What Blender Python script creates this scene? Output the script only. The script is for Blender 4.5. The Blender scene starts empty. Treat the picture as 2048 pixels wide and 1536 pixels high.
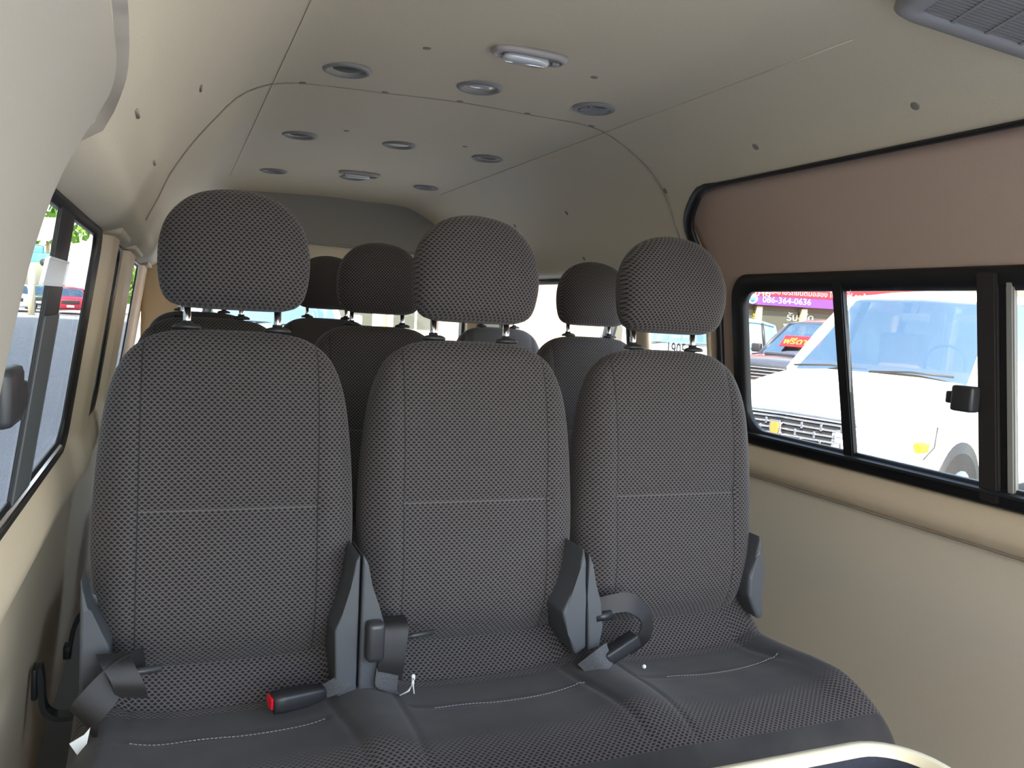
import bpy, bmesh, math, random
from mathutils import Vector, Matrix
random.seed(4)
S = bpy.context.scene
COL = S.collection
ZO = 1.6            # camera height above the ground outside; everything below is written relative to eye level

# ------------------------------------------------------------------ camera
cd = bpy.data.cameras.new('camera'); cam = bpy.data.objects.new('camera', cd); COL.objects.link(cam)
cd.sensor_width = 36; cd.lens = 28.86; cd.clip_start = 0.02; cd.clip_end = 500
def vn(v): return Vector(v).normalized()
_dY = vn((350-1024, 590-768, 1642)); _dX = Vector((5000-1024, 867-768, 1642)).normalized()
_dX = (_dX - _dY*_dX.dot(_dY)).normalized(); _dZ = _dX.cross(_dY)
if _dZ.y > 0: _dZ = -_dZ
right = Vector((_dX.x, _dY.x, _dZ.x)); down = Vector((_dX.y, _dY.y, _dZ.y)); fwd = Vector((_dX.z, _dY.z, _dZ.z))
cam.matrix_world = Matrix(((right.x, -down.x, -fwd.x, 0), (right.y, -down.y, -fwd.y, 0), (right.z, -down.z, -fwd.z, ZO), (0, 0, 0, 1)))
S.camera = cam
# ------------------------------------------------------------------ light
w = bpy.data.worlds.new('sky'); S.world = w; w.use_nodes = True
wn = w.node_tree; bg = wn.nodes['Background']
sky = wn.nodes.new('ShaderNodeTexSky'); sky.sky_type = 'NISHITA'; sky.sun_disc = False
SUN_EL = math.radians(46); SUN_AZ = Vector((-0.62, -0.78, 0)).normalized()
sky.sun_elevation = SUN_EL; sky.sun_rotation = math.atan2(SUN_AZ.x, SUN_AZ.y)
sky.air_density = 1.3; sky.dust_density = 2.0
_hsv = wn.nodes.new('ShaderNodeHueSaturation'); _hsv.inputs['Saturation'].default_value = .8
wn.links.new(sky.outputs[0], _hsv.inputs['Color']); wn.links.new(_hsv.outputs[0], bg.inputs[0]); bg.inputs[1].default_value = 0.38
sl = bpy.data.lights.new('sun', 'SUN'); sl.energy = 8.0; sl.angle = 0.01; sl.color = (1.0, 0.93, 0.82)
so = bpy.data.objects.new('sun', sl); COL.objects.link(so)
sd = SUN_AZ*math.cos(SUN_EL) + Vector((0, 0, math.sin(SUN_EL)))
so.rotation_euler = sd.to_track_quat('Z', 'Y').to_euler(); so.location = (-10, -10, 20)
S.view_settings.view_transform = 'Standard'; S.view_settings.look = 'None'
S.view_settings.gamma = 1; S.view_settings.use_curve_mapping = False
S.view_settings.exposure = 2.03
S.cycles.max_bounces = 10; S.cycles.diffuse_bounces = 6; S.cycles.transparent_max_bounces = 16
S.cycles.glossy_bounces = 4; S.cycles.sample_clamp_indirect = 6; S.cycles.use_denoising = True
S.cycles.caustics_reflective = False; S.cycles.caustics_refractive = False

# ------------------------------------------------------------------ materials
def mat(name, col, rough=.6, metal=0, noise=0, nscale=400, bump=0, spec=.5, coat=0, emit=None):
    m = bpy.data.materials.new(name); m.use_nodes = True; nt = m.node_tree; b = nt.nodes['Principled BSDF']
    b.inputs['Base Color'].default_value = (*col, 1); b.inputs['Roughness'].default_value = rough
    b.inputs['Metallic'].default_value = metal; b.inputs['Specular IOR Level'].default_value = spec
    b.inputs['Coat Weight'].default_value = coat
    if noise or bump:
        tc = nt.nodes.new('ShaderNodeTexCoord'); n = nt.nodes.new('ShaderNodeTexNoise')
        n.inputs['Scale'].default_value = nscale; n.inputs['Detail'].default_value = 3
        nt.links.new(tc.outputs['Object'], n.inputs['Vector'])
        if noise:
            mx = nt.nodes.new('ShaderNodeMix'); mx.data_type = 'RGBA'
            mx.inputs[6].default_value = (*[c*(1-noise) for c in col], 1); mx.inputs[7].default_value = (*[min(1, c*(1+noise)) for c in col], 1)
            nt.links.new(n.outputs[0], mx.inputs[0]); nt.links.new(mx.outputs[2], b.inputs['Base Color'])
        if bump:
            bp = nt.nodes.new('ShaderNodeBump'); bp.inputs['Strength'].default_value = bump; bp.inputs['Distance'].default_value = .001
            nt.links.new(n.outputs[0], bp.inputs['Height']); nt.links.new(bp.outputs[0], b.inputs['Normal'])
    if emit: b.inputs['Emission Color'].default_value = (*col, 1); b.inputs['Emission Strength'].default_value = emit
    return m
def M(nt, op, a, b=None, c=None):
    n = nt.nodes.new('ShaderNodeMath'); n.operation = op
    for i, v in enumerate((a, b, c)):
        if v is None: continue
        if isinstance(v, (int, float)): n.inputs[i].default_value = v
        else: nt.links.new(v, n.inputs[i])
    return n.outputs[0]
def woven(name, seam_u=None, stitch_v=None, plush=None):
    """two tone woven upholstery, UV in metres; seam_u = half distance of the vertical seams, plush = (v0, v1) smooth zone"""
    m = bpy.data.materials.new(name); m.use_nodes = True; nt = m.node_tree; L = nt.links.new; b = nt.nodes['Principled BSDF']
    uv = nt.nodes.new('ShaderNodeUVMap'); uv.uv_map = 'uv'
    sp = nt.nodes.new('ShaderNodeSeparateXYZ'); L(uv.outputs[0], sp.inputs[0]); U, V = sp.outputs[0], sp.outputs[1]
    # rows of staggered dark lozenges in a lighter net
    rh, bw = .0046, .0094
    row = M(nt, 'DIVIDE', V, rh); ri = M(nt, 'FLOOR', row); rf = M(nt, 'SUBTRACT', M(nt, 'FRACT', row), .5)
    off = M(nt, 'MULTIPLY', M(nt, 'PINGPONG', ri, 1), .5)
    cf = M(nt, 'SUBTRACT', M(nt, 'FRACT', M(nt, 'ADD', M(nt, 'DIVIDE', U, bw), off)), .5)
    d = M(nt, 'ADD', M(nt, 'MULTIPLY', M(nt, 'ABSOLUTE', cf), 2.0), M(nt, 'MULTIPLY', M(nt, 'ABSOLUTE', rf), 1.25))
    mr = nt.nodes.new('ShaderNodeMapRange'); mr.interpolation_type = 'SMOOTHSTEP'; L(d, mr.inputs[0])
    mr.inputs[1].default_value = .55; mr.inputs[2].default_value = 1.0
    net = mr.outputs[0]
    tc = nt.nodes.new('ShaderNodeTexCoord'); no = nt.nodes.new('ShaderNodeTexNoise'); no.inputs['Scale'].default_value = 900
    L(tc.outputs['Object'], no.inputs['Vector'])
    mx = nt.nodes.new('ShaderNodeMix'); mx.data_type = 'RGBA'; L(net, mx.inputs[0])
    mx.inputs[6].default_value = (.0135, .0115, .0120, 1); mx.inputs[7].default_value = (.100, .088, .088, 1)
    colr = mx.outputs[2]; h = net
    if plush:
        n2 = nt.nodes.new('ShaderNodeTexNoise'); n2.inputs['Scale'].default_value = 9; L(tc.outputs['Object'], n2.inputs['Vector'])
        vv = M(nt, 'ADD', V, M(nt, 'MULTIPLY', M(nt, 'SUBTRACT', n2.outputs[0], .5), .10))
        def ss(x, a, c):
            q = nt.nodes.new('ShaderNodeMapRange'); q.interpolation_type = 'SMOOTHSTEP'; L(x, q.inputs[0])
            q.inputs[1].default_value = a; q.inputs[2].default_value = c; return q.outputs[0]
        pm = M(nt, 'MULTIPLY', ss(vv, plush[0], plush[0]+.05), M(nt, 'SUBTRACT', 1, ss(V, plush[1]-.001, plush[1]+.001)))
        pm = M(nt, 'MAXIMUM', pm, M(nt, 'SUBTRACT', 1, ss(V, plush[2]-.001, plush[2]+.001)))
        m2 = nt.nodes.new('ShaderNodeMix'); m2.data_type = 'RGBA'; L(pm, m2.inputs[0]); L(colr, m2.inputs[6])
        n3 = nt.nodes.new('ShaderNodeMix'); n3.data_type = 'RGBA'; n3.inputs[6].default_value = (.022, .022, .026, 1); n3.inputs[7].default_value = (.064, .060, .059, 1)
        n4 = nt.nodes.new('ShaderNodeTexNoise'); n4.inputs['Scale'].default_value = 14; n4.inputs['Detail'].default_value = 6; L(tc.outputs['Object'], n4.inputs['Vector'])
        L(n4.outputs[0], n3.inputs[0]); L(n3.outputs[2], m2.inputs[7]); colr = m2.outputs[2]
        h = M(nt, 'MULTIPLY', net, M(nt, 'SUBTRACT', 1, pm))
    if seam_u:
        s = M(nt, 'LESS_THAN', M(nt, 'ABSOLUTE', M(nt, 'SUBTRACT', M(nt, 'ABSOLUTE', U), seam_u)), .0011)
        if stitch_v:
            s2 = M(nt, 'MULTIPLY', M(nt, 'LESS_THAN', M(nt, 'ABSOLUTE', M(nt, 'SUBTRACT', V, stitch_v)), .0011), M(nt, 'LESS_THAN', M(nt, 'ABSOLUTE', U), seam_u))
            m4 = nt.nodes.new('ShaderNodeMix'); m4.data_type = 'RGBA'; L(s2, m4.inputs[0]); L(colr, m4.inputs[6]); m4.inputs[7].default_value = (.10, .097, .098, 1); colr = m4.outputs[2]
        m3 = nt.nodes.new('ShaderNodeMix'); m3.data_type = 'RGBA'; L(s, m3.inputs[0]); L(colr, m3.inputs[6]); m3.inputs[7].default_value = (.022, .022, .022, 1); colr = m3.outputs[2]
        h = M(nt, 'SUBTRACT', h, M(nt, 'MULTIPLY', s, 2))
    L(colr, b.inputs['Base Color']); b.inputs['Roughness'].default_value = .85
    b.inputs['Sheen Weight'].default_value = .12; b.inputs['Sheen Roughness'].default_value = .5; b.inputs['Sheen Tint'].default_value = (1, .96, .92, 1)
    b.inputs['Specular IOR Level'].default_value = .3
    bp = nt.nodes.new('ShaderNodeBump'); bp.inputs['Strength'].default_value = .5; bp.inputs['Distance'].default_value = .0012
    L(M(nt, 'ADD', h, M(nt, 'MULTIPLY', no.outputs[0], .3)), bp.inputs['Height']); L(bp.outputs[0], b.inputs['Normal'])
    return m
def glass(name, tint=(.8, .82, .8), refl=.08, fres=True, gc=(1, 1, 1)):
    m = bpy.data.materials.new(name); m.use_nodes = True; nt = m.node_tree; nt.nodes.remove(nt.nodes['Principled BSDF'])
    t = nt.nodes.new('ShaderNodeBsdfTransparent'); t.inputs[0].default_value = (*tint, 1)
    g = nt.nodes.new('ShaderNodeBsdfGlossy'); g.inputs['Roughness'].default_value = .02; g.inputs['Color'].default_value = (*gc, 1)
    x = nt.nodes.new('ShaderNodeMixShader')
    if fres:
        lw = nt.nodes.new('ShaderNodeLayerWeight'); lw.inputs[0].default_value = .35
        k = M(nt, 'MULTIPLY_ADD', lw.outputs['Fresnel'], refl*3, refl*.3); nt.links.new(k, x.inputs[0])
    else: x.inputs[0].default_value = refl
    nt.links.new(t.outputs[0], x.inputs[1]); nt.links.new(g.outputs[0], x.inputs[2]); nt.links.new(x.outputs[0], nt.nodes['Material Output'].inputs[0])
    return m
HEAD = mat('headliner_vinyl', (.67, .60, .465), .62, noise=.05, nscale=260, bump=.25)
TAN = mat('tan_trim', (.80, .65, .47), .55, noise=.04, nscale=300, bump=.2)
DOORF = mat('door_panel_vinyl', (.55, .41, .325), .6, noise=.05, nscale=300, bump=.25)
LOWV = mat('lower_panel_vinyl', (.80, .71, .57), .6, noise=.04, nscale=300, bump=.2)
GREYP = mat('grey_tailgate_board', (.27, .265, .25), .8, noise=.05, nscale=500)
BLACK = mat('black_rubber', (.010, .010, .012), .45)
BLKP = mat('black_plastic', (.020, .021, .024), .42, bump=.15, nscale=900)
GUIDE = mat('dark_grey_plastic', (.035, .035, .038), .4)
HINGE = mat('charcoal_hinge_plastic', (.075, .08, .09), .45, bump=.2, nscale=700)
CHROME = mat('chrome', (.85, .85, .87), .12, metal=1)
WEB = mat('black_webbing', (.018, .016, .017), .5, bump=.4, nscale=1500)
WEBG = mat('grey_webbing', (.075, .075, .08), .7, noise=.6, nscale=420, bump=.6)
RED = mat('red_plastic', (.75, .012, .03), .35)
CREAM = mat('cream_plastic', (.74, .66, .47), .45, noise=.03, nscale=60)
GREYV = mat('grey_vent_plastic', (.27, .27, .275), .5)
VENTD = mat('dark_vent', (.09, .09, .09), .6)
LENS = mat('lamp_lens', (.55, .56, .58), .15)
CLIP = mat('clip_beige_grey', (.24, .22, .19), .6)
SEAM2 = mat('faint_seam', (.55, .50, .41), .7); SEAM = mat('seam_shadow_line', (.30, .27, .21), .7)
THREAD = mat('pale_thread', (.26, .26, .265), .7)
WHITEP = mat('white_paper', (.85, .85, .80), .6)
TAPE = mat('clear_white_tape', (.85, .87, .9), .3)
GLASS = glass('window_glass', (.55, .56, .55), .05)
GLASSR = glass('door_glass', (.74, .74, .72), .05)
RGLASS = glass('rear_glass', (.90, .90, .88), .05)
FLOORM = mat('van_floor_vinyl', (.16, .15, .14), .7, noise=.1, nscale=80)
SHELL = mat('body_paint', (.75, .75, .74), .35)
BACKF = woven('seatback_fabric', .138, .268)
HEADF = woven('headrest_fabric')
CUSHF = woven('cushion_fabric', None, None, (.070, .306, .0))
BACKDARK = mat('seat_rear_vinyl', (.05, .05, .052), .6)

# ------------------------------------------------------------------ mesh helpers
def mesh(name, vs, fs, m=None, parent=None, smooth=True, uvs=None, loc=None):
    me = bpy.data.meshes.new(name); me.from_pydata([tuple(v) for v in vs], [], fs)
    if m: me.materials.append(m)
    if uvs:
        ul = me.uv_layers.new(name='uv')
        for lp in me.loops: ul.data[lp.index].uv = uvs[lp.vertex_index]
    bm = bmesh.new(); bm.from_mesh(me); bmesh.ops.recalc_face_normals(bm, faces=bm.faces); bm.to_mesh(me); bm.free()
    for p in me.polygons: p.use_smooth = smooth
    o = bpy.data.objects.new(name, me); COL.objects.link(o)
    if parent: o.parent = parent
    if loc: o.location = loc
    return o
def frombm(name, bm, m, parent=None, smooth=False, loc=None):
    me = bpy.data.meshes.new(name); bmesh.ops.recalc_face_normals(bm, faces=bm.faces); bm.to_mesh(me); bm.free(); me.materials.append(m)
    for p in me.polygons: p.use_smooth = smooth
    o = bpy.data.objects.new(name, me); COL.objects.link(o)
    if parent: o.parent = parent
    if loc: o.location = loc
    return o
def thing(name, loc, label, cat, group=None, rz=0):
    o = bpy.data.objects.new(name, None); COL.objects.link(o); o.location = loc; o.rotation_euler = (0, 0, rz); o.empty_display_size = .05
    return tag(o, label, cat, group)
def tag(o, label, cat, group=None):
    o['label'] = label; o['category'] = cat
    if group: o['group'] = group
    return o
def struct(o): o['kind'] = 'structure'; return o
def bm_box(bm, c, s, bev=0, seg=2, rot=None):
    r = bmesh.ops.create_cube(bm, size=1); vs = r['verts']
    for v in vs: v.co = Vector((v.co.x*s[0], v.co.y*s[1], v.co.z*s[2]))
    if bev:
        es = list({e for v in vs for e in v.link_edges})
        r2 = bmesh.ops.bevel(bm, geom=es, offset=bev, segments=seg, affect='EDGES', profile=.6); vs = list({v for f in r2['faces'] for v in f.verts} | {v for v in vs if v.is_valid})
    for v in vs:
        if rot: v.co = rot @ v.co
        v.co += Vector(c)
    return vs
def box(name, c, s, m, parent=None, bev=0, seg=2, rot=None, smooth=None):
    bm = bmesh.new(); bm_box(bm, c, s, bev, seg, rot); return frombm(name, bm, m, parent, bool(bev) if smooth is None else smooth)
def bm_cyl(bm, a, b, r, r2=None, n=20, cap=True):
    a, b = Vector(a), Vector(b); d = b-a; q = d.to_track_quat('Z', 'Y').to_matrix().to_4x4()
    bmesh.ops.create_cone(bm, cap_ends=cap, segments=n, radius1=r, radius2=r if r2 is None else r2, depth=d.length, matrix=Matrix.Translation((a+b)/2) @ q)
def cyl(name, a, b, r, m, parent=None, r2=None, n=20, smooth=True):
    bm = bmesh.new(); bm_cyl(bm, a, b, r, r2, n); return frombm(name, bm, m, parent, smooth)
def loft(secs, cap=True, close=True):
    n = len(secs[0]); vs = [p for s in secs for p in s]; fs = []
    for i in range(len(secs)-1):
        for j in range(n if close else n-1):
            k = (j+1) % n; fs.append((i*n+j, i*n+k, (i+1)*n+k, (i+1)*n+j))
    if cap: fs.append(tuple(range(n-1, -1, -1))); fs.append(tuple((len(secs)-1)*n+j for j in range(n)))
    return vs, fs
def tube_v(path, r, n=8, closed=False, up=None):
    secs = []; P = [Vector(p) for p in path]; N = len(P)
    for i, p in enumerate(P):
        a = P[(i-1) % N] if closed or i > 0 else P[0]; b = P[(i+1) % N] if closed or i < N-1 else P[-1]
        t = (b-a).normalized(); u = Vector(up or (0, 0, 1))
        if abs(t.dot(u)) > .95: u = Vector((1, 0, 0))
        s = t.cross(u).normalized(); v = s.cross(t)
        rr = r if isinstance(r, (int, float)) else r[i]
        secs.append([p + s*math.cos(k*2*math.pi/n)*rr + v*math.sin(k*2*math.pi/n)*rr for k in range(n)])
    if closed: secs.append(secs[0]); return loft(secs, cap=False)
    return loft(secs)
def tube(name, path, r, m, parent=None, n=8, closed=False):
    v, f = tube_v(path, r, n, closed); return mesh(name, v, f, m, parent)
def interp(t, K):
    if t <= K[0][0]: return K[0][1]
    for (a, x), (b, y) in zip(K, K[1:]):
        if t <= b: u = (t-a)/(b-a); return x+(y-x)*u
    return K[-1][1]
def sinterp(t, K):       # smooth (Catmull-Rom) version
    if t <= K[0][0]: return K[0][1]
    if t >= K[-1][0]: return K[-1][1]
    for i in range(len(K)-1):
        a, x = K[i]; b, y = K[i+1]
        if t <= b:
            m0 = (y-K[i-1][1])/(b-K[i-1][0]) if i > 0 else (y-x)/(b-a)
            m1 = (K[i+2][1]-x)/(K[i+2][0]-a) if i < len(K)-2 else (y-x)/(b-a)
            h = b-a; u = (t-a)/h
            return (2*u**3-3*u*u+1)*x+(u**3-2*u*u+u)*h*m0+(-2*u**3+3*u*u)*y+(u**3-u*u)*h*m1
def gauss(x, s): return math.exp(-(x/s)**2)
def smooth01(x): x = max(0, min(1, x)); return x*x*(3-2*x)
def prism(name, pts, y0, y1, m, parent=None, bev=.004, ax='y'):
    """polygon in XZ pushed along Y (ax='y'), or in YZ pushed along X (ax='x')"""
    bm = bmesh.new()
    f = lambda p, d: (p[0], d, p[1]) if ax == 'y' else (d, p[0], p[1]) if ax == 'x' else (p[0], p[1], d)
    a = [bm.verts.new(f(p, y0)) for p in pts]; b = [bm.verts.new(f(p, y1)) for p in pts]
    bm.faces.new(a); bm.faces.new(b[::-1])
    for i in range(len(pts)): j = (i+1) % len(pts); bm.faces.new((a[i], a[j], b[j], b[i]))
    if bev: bmesh.ops.bevel(bm, geom=list(bm.edges), offset=bev, segments=3, affect='EDGES', profile=.5, clamp_overlap=True)
    return frombm(name, bm, m, parent, False)
def strip(name, pts, wid, th, m, parent=None, sub=6):
    """flat webbing: pts = [(centre, width direction)]"""
    P = []
    for i in range(len(pts)-1):
        for k in range(sub):
            u = k/sub; c = [sinterp(i+u, [(j, q[0][ax]) for j, q in enumerate(pts)]) for ax in range(3)]
            d = [sinterp(i+u, [(j, q[1][ax]) for j, q in enumerate(pts)]) for ax in range(3)]
            P.append((Vector(c), Vector(d).normalized()))
    P.append((Vector(pts[-1][0]), Vector(pts[-1][1]).normalized()))
    secs = []
    for i, (c, d) in enumerate(P):
        t = (P[min(i+1, len(P)-1)][0]-P[max(i-1, 0)][0]).normalized(); nn = t.cross(d).normalized()
        w2 = wid/2
        secs.append([c-d*w2-nn*th/2, c+d*w2-nn*th/2, c+d*w2+nn*th/2, c-d*w2+nn*th/2])
    v, f = loft(secs); o = mesh(name, v, f, m, parent, smooth=True); es = o.modifiers.new('crisp', 'EDGE_SPLIT'); es.split_angle = math.radians(50); return o
def copytree(o, parent=None, name=None):
    c = o.copy(); COL.objects.link(c)
    if parent: c.parent = parent
    for ch in list(o.children): copytree(ch, c)
    return c
def rrect(y0, y1, z0, z1, r, n=8):
    P = []
    rr = r if isinstance(r, (list, tuple)) else [r]*4
    for (cy, cz, a0, q) in ((y1-rr[0], z1-rr[0], 0, rr[0]), (y0+rr[1], z1-rr[1], 90, rr[1]), (y0+rr[2], z0+rr[2], 180, rr[2]), (y1-rr[3], z0+rr[3], 270, rr[3])):
        for k in range(n+1):
            a = math.radians(a0+90*k/n); P.append((cy+q*math.cos(a), cz+q*math.sin(a)))
    return P
TXT = []
def text(name, body, size, m, parent, loc, rot, ext=.002, align='CENTER', sx=1):
    cu = bpy.data.curves.new(name, 'FONT'); cu.body = body; cu.size = size; cu.extrude = ext; cu.align_x = align; cu.align_y = 'CENTER'; cu.resolution_u = 2
    o = bpy.data.objects.new(name, cu); COL.objects.link(o); o.data.materials.append(m)
    o.parent = parent; o.location = loc; o.rotation_euler = rot; o.scale = (sx, 1, 1)
    TXT.append(o); return o

# ------------------------------------------------------------------ van shell
PROF = [(-.150, .105), (-.118, .110), (-.087, .122), (-.068, .140), (-.063, .156), (-.037, .212), (-.019, .256), (.023, .325), (.072, .390), (.122, .446), (.184, .479), (.255, .492),
        (.440, .500), (.626, .507), (.810, .504), (.993, .498), (1.076, .470), (1.173, .410), (1.235, .337), (1.287, .234), (1.340, .165), (1.385, .150)]
XL = lambda z: -.1443+.1425*z
XR = lambda z: 1.404-.1425*z
def resample(P, n, sm=True):
    d = [0]
    for a, b in zip(P, P[1:]): d.append(d[-1]+math.dist(a, b))
    out = []
    for i in range(n):
        t = d[-1]*i/(n-1)
        f = sinterp if sm else interp
        out.append((f(t, list(zip(d, [p[0] for p in P]))), f(t, list(zip(d, [p[1] for p in P])))))
    return out
def sheet(name, fn, us, vs, m, parent=None, thick=.012, outward=None, hole=None, smooth=True):
    V = [fn(u, v) for u in us for v in vs]; n = len(vs); F = []
    for i in range(len(us)-1):
        for j in range(n-1):
            if hole and hole((us[i]+us[i+1])/2, (vs[j]+vs[j+1])/2): continue
            F.append((i*n+j, i*n+j+1, (i+1)*n+j+1, (i+1)*n+j))
    me = bpy.data.meshes.new(name); me.from_pydata(V, [], F); me.materials.append(m)
    for p in me.polygons: p.use_smooth = smooth
    o = bpy.data.objects.new(name, me); COL.objects.link(o)
    if parent: o.parent = parent
    # make the sheet face the inside, then thicken outwards
    ctr = Vector(outward); 
    if me.polygons[0].normal.dot(ctr - me.polygons[0].center) < 0: me.flip_normals()
    sm = o.modifiers.new('thickness', 'SOLIDIFY'); sm.thickness = thick; sm.offset = -1
    return o
def frange(a, b, n): return [a+(b-a)*i/(n-1) for i in range(n)]
ROOFY0, REARY = -.35, 3.98
NP = 200
CP = resample(PROF, NP)
CPD = [p for p in CP if p[1] > .345 or p[0] < .5]
inside = (.62, 1.5, 0)
def ceilpt(y, k):
    x, z = CP[k]
    # the headliner dips down into the tailgate opening at the back
    if y > 3.55: t = (y-3.55)/.4; z -= .03*t*t*smooth01((z-.2)/.25)
    # shallow pads where pillars meet the left soffit
    return (x, y, z)
kd = max(k for k in range(NP) if CP[k][1] > .345)
c1 = sheet('ceiling', lambda y, k: ceilpt(y, k), sorted(set(frange(ROOFY0, 1.72, 28)+frange(1.73, 1.91, 25)+frange(1.95, REARY-.03, 26))), list(range(NP)), HEAD, outward=inside, hole=lambda y, k: k > kd and y < 1.897-.11*max(0, (CP[min(NP-1, int(k)+1)][1]-.25)/.10)**2)
struct(c1)
def profx(z, side):
    best = None
    for (x0, z0), (x1, z1) in zip(CP, CP[1:]):
        if (z0-z)*(z1-z) <= 0 and (x0 > .6) == (side > 0) and abs(z1-z0) > 1e-9: best = x0+(x1-x0)*(z-z0)/(z1-z0)
    return best
def profz(x):
    for (x0, z0), (x1, z1) in zip(CP, CP[1:]):
        if x0 <= x <= x1: return z0+(z1-z0)*(x-x0)/(x1-x0)
# ceiling seams: crossways joint, two long creases
off = .0005
tube('seam', [(x+(.0015 if x < .6 else -.0015), 1.95, z-off) for x, z in resample(PROF[4:20], 60)], .0016, SEAM, c1, 6)
tube('seam', [(.19, y, profz(.19)-off) for y in frange(1.2, 3.5, 12)], .0010, SEAM2, c1, 6)
tube('seam', [(1.03, y, profz(1.03)-off) for y in frange(1.1, 3.4, 12)], .0018, HEAD, c1, 6)

# left wall: window band, belt bulge, lower panel; the rows are (z, X)
def xleft(y, z):
    x = XL(z)
    if z < -.285:      # belt roll under the glass, then the flat lower panel
        k = [(-.285, 0), (-.31, .012), (-.36, .026), (-.41, .016), (-.437, -.002), (-.445, -.012), (-1.05, .035)]
        x += interp(z, sorted(k))
    rib = 0
    for (a, b, h) in ((1.735, 1.97, .020), (2.31, 2.72, .020), (3.42, 4.2, .018)):
        rib = max(rib, h*smooth01((y-a)/.05)*smooth01((b-y)/.05))
    return x+rib*smooth01((z+.42)/.10)
zsl = [-1.05, -.9, -.75, -.6, -.5, -.45, -.444, -.437, -.425, -.41, -.385, -.36, -.335, -.31, -.295, -.285, -.275, -.24, -.15, -.05, .05, .10, .112, .13]
LW = [(.30, 1.70), (1.99, 2.29), (2.80, 3.40)]
ysl = sorted(set([round(v, 4) for v in frange(-.55, REARY, 60)] + [a+d for a, b in LW for d in (0,)] + [b for a, b in LW] + [1.735+.01*k for k in range(6)] + [1.92+.01*k for k in range(6)] + [2.31+.0125*k for k in range(5)] + [2.67+.0125*k for k in range(5)] + [3.42+.0125*k for k in range(5)]))
def lhole(y, z): return any(a < y < b for a, b in LW) and -.275 < z < .10
wl = struct(sheet('wall_left', lambda y, z: (xleft(y, z), y, z), ysl, zsl, TAN, outward=inside, hole=lhole, thick=.004))
tube('seam', [(xleft(y, -.437)+.001, y, -.4385) for y in frange(.2, 3.6, 30)], .0016, SEAM, wl, 6)

# right wall behind the sliding door, door panel in front of it
def xright(y, z):
    x = XR(z)
    if z > .13: x = (profx(z, 1) or 1.37)
    if z < -.305:
        k = [(-.305, 0), (-.33, -.010), (-.365, -.020), (-.385, -.012), (-.395, .002), (-.405, .006), (-1.05, -.03)]
        x += interp(z, sorted(k))
    return x
zsr = sorted([-1.05, -.9, -.75, -.6, -.5, -.45, -.41, -.405, -.40, -.395, -.39, -.38, -.365, -.345, -.33, -.315, -.305, -.295, -.28, -.24, -.15, -.05, .05, .10, .13])
RWn = [(1.96, 2.29), (2.40, 3.56)]
wr = struct(sheet('wall_right', lambda y, z: (xright(y, z)+0*y, y, z), sorted(set(frange(1.915, REARY, 22) + [a for a, b in RWn] + [b for a, b in RWn])), zsr+[.152], TAN, outward=inside, hole=lambda y, z: any(a < y < b for a, b in RWn) and -.24 < z < .13, thick=.004))
# sliding door
d1 = bpy.data.objects.new('door_1', None); COL.objects.link(d1); struct(d1)
def xdoor(y, z):
    if z > .13: return interp(z, [(.13, 1.385), (.2, 1.350), (.27, 1.305), (.33, 1.262), (.35, 1.246)])
    return xright(y, z)
ysd = sorted(set(frange(.45, 1.885, 24)+[.50, 1.80, 1.86, 1.905, 1.925]))
dhole = lambda y, z: .50 < y < 1.80 and -.28 < z < .10
sheet('upper_panel', lambda y, z: (xdoor(y, z)+.004, y, z), ysd, zsr[zsr.index(-.305):]+[.16, .2, .24, .27, .30, .33, .35], DOORF, d1, hole=dhole, outward=inside, thick=.008)
sheet('belt_panel', lambda y, z: (xdoor(y, z)+.004, y, z), ysd, zsr[zsr.index(-.395):zsr.index(-.305)+1], TAN, d1, outward=inside, thick=.008)
sheet('lower_panel', lambda y, z: (xdoor(y, z)+.004, y, z), ysd, zsr[:zsr.index(-.395)+1], LOWV, d1, outward=inside, thick=.008)
tube('seam', [(xdoor(y, -.397)-.001, y, -.397) for y in frange(.46, 1.86, 20)], .0015, SEAM, d1, 6)
# weatherstrip round the door opening: a flat black rubber section
arc = lambda z: 1.897-.11*max(0, (z-.25)/.10)**2
wp = [(profx(.350, 1)+.003, y, .350, .006) for y in frange(.45, 1.66, 10)] + [(profx(.350, 1)+.003, y, .350, .007+.004*k) for k, y in enumerate((1.72, 1.765))] + \
     [(profx(z, 1)+.004, arc(z)+.004, z, hw) for z, hw in ((.345, .013), (.336, .016), (.324, .018), (.310, .019), (.294, .020), (.276, .020), (.256, .019), (.235, .018), (.20, .016), (.165, .015))] + [(1.376, 1.898, .12, .014)] + \
     [(xright(0, z)-.002, 1.90, z, .012) for z in frange(.05, -1.0, 16)]
secs = []
for i, (x, y, z, hw) in enumerate(wp):
    a, b = wp[max(0, i-1)], wp[min(len(wp)-1, i+1)]; t = Vector((b[0]-a[0], b[1]-a[1], b[2]-a[2])).normalized()
    inn = Vector((-1, 0, -.35)).normalized(); inn = (inn-t*inn.dot(t)).normalized(); s = t.cross(inn).normalized(); c = Vector((x, y, z))
    secs.append([c+s*hw*math.cos(q)+inn*(.010*math.sin(q)) for q in [k*math.pi/5 for k in range(10)]])
v, f = loft(secs); mesh('weatherstrip', v, f, BLACK, d1)

# tailgate wall
rw = bpy.data.objects.new('wall_back', None); COL.objects.link(rw); struct(rw)
def rearprof(z):
    zz = max(.10, min(.47, z)); return (profx(zz, -1) or -.12), (profx(zz, 1) or 1.38)
def rsheet(name, z0, z1, xin0, xin1, yf, m, n=10):
    us = frange(0, 1, 25)
    def fn(u, z):
        a, b = rearprof(z); return (a+xin0+(b-xin1-a-xin0)*u, yf(u, z), z)
    return sheet(name, fn, us, frange(z0, z1, n), m, rw, outward=inside, thick=.015)
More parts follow.
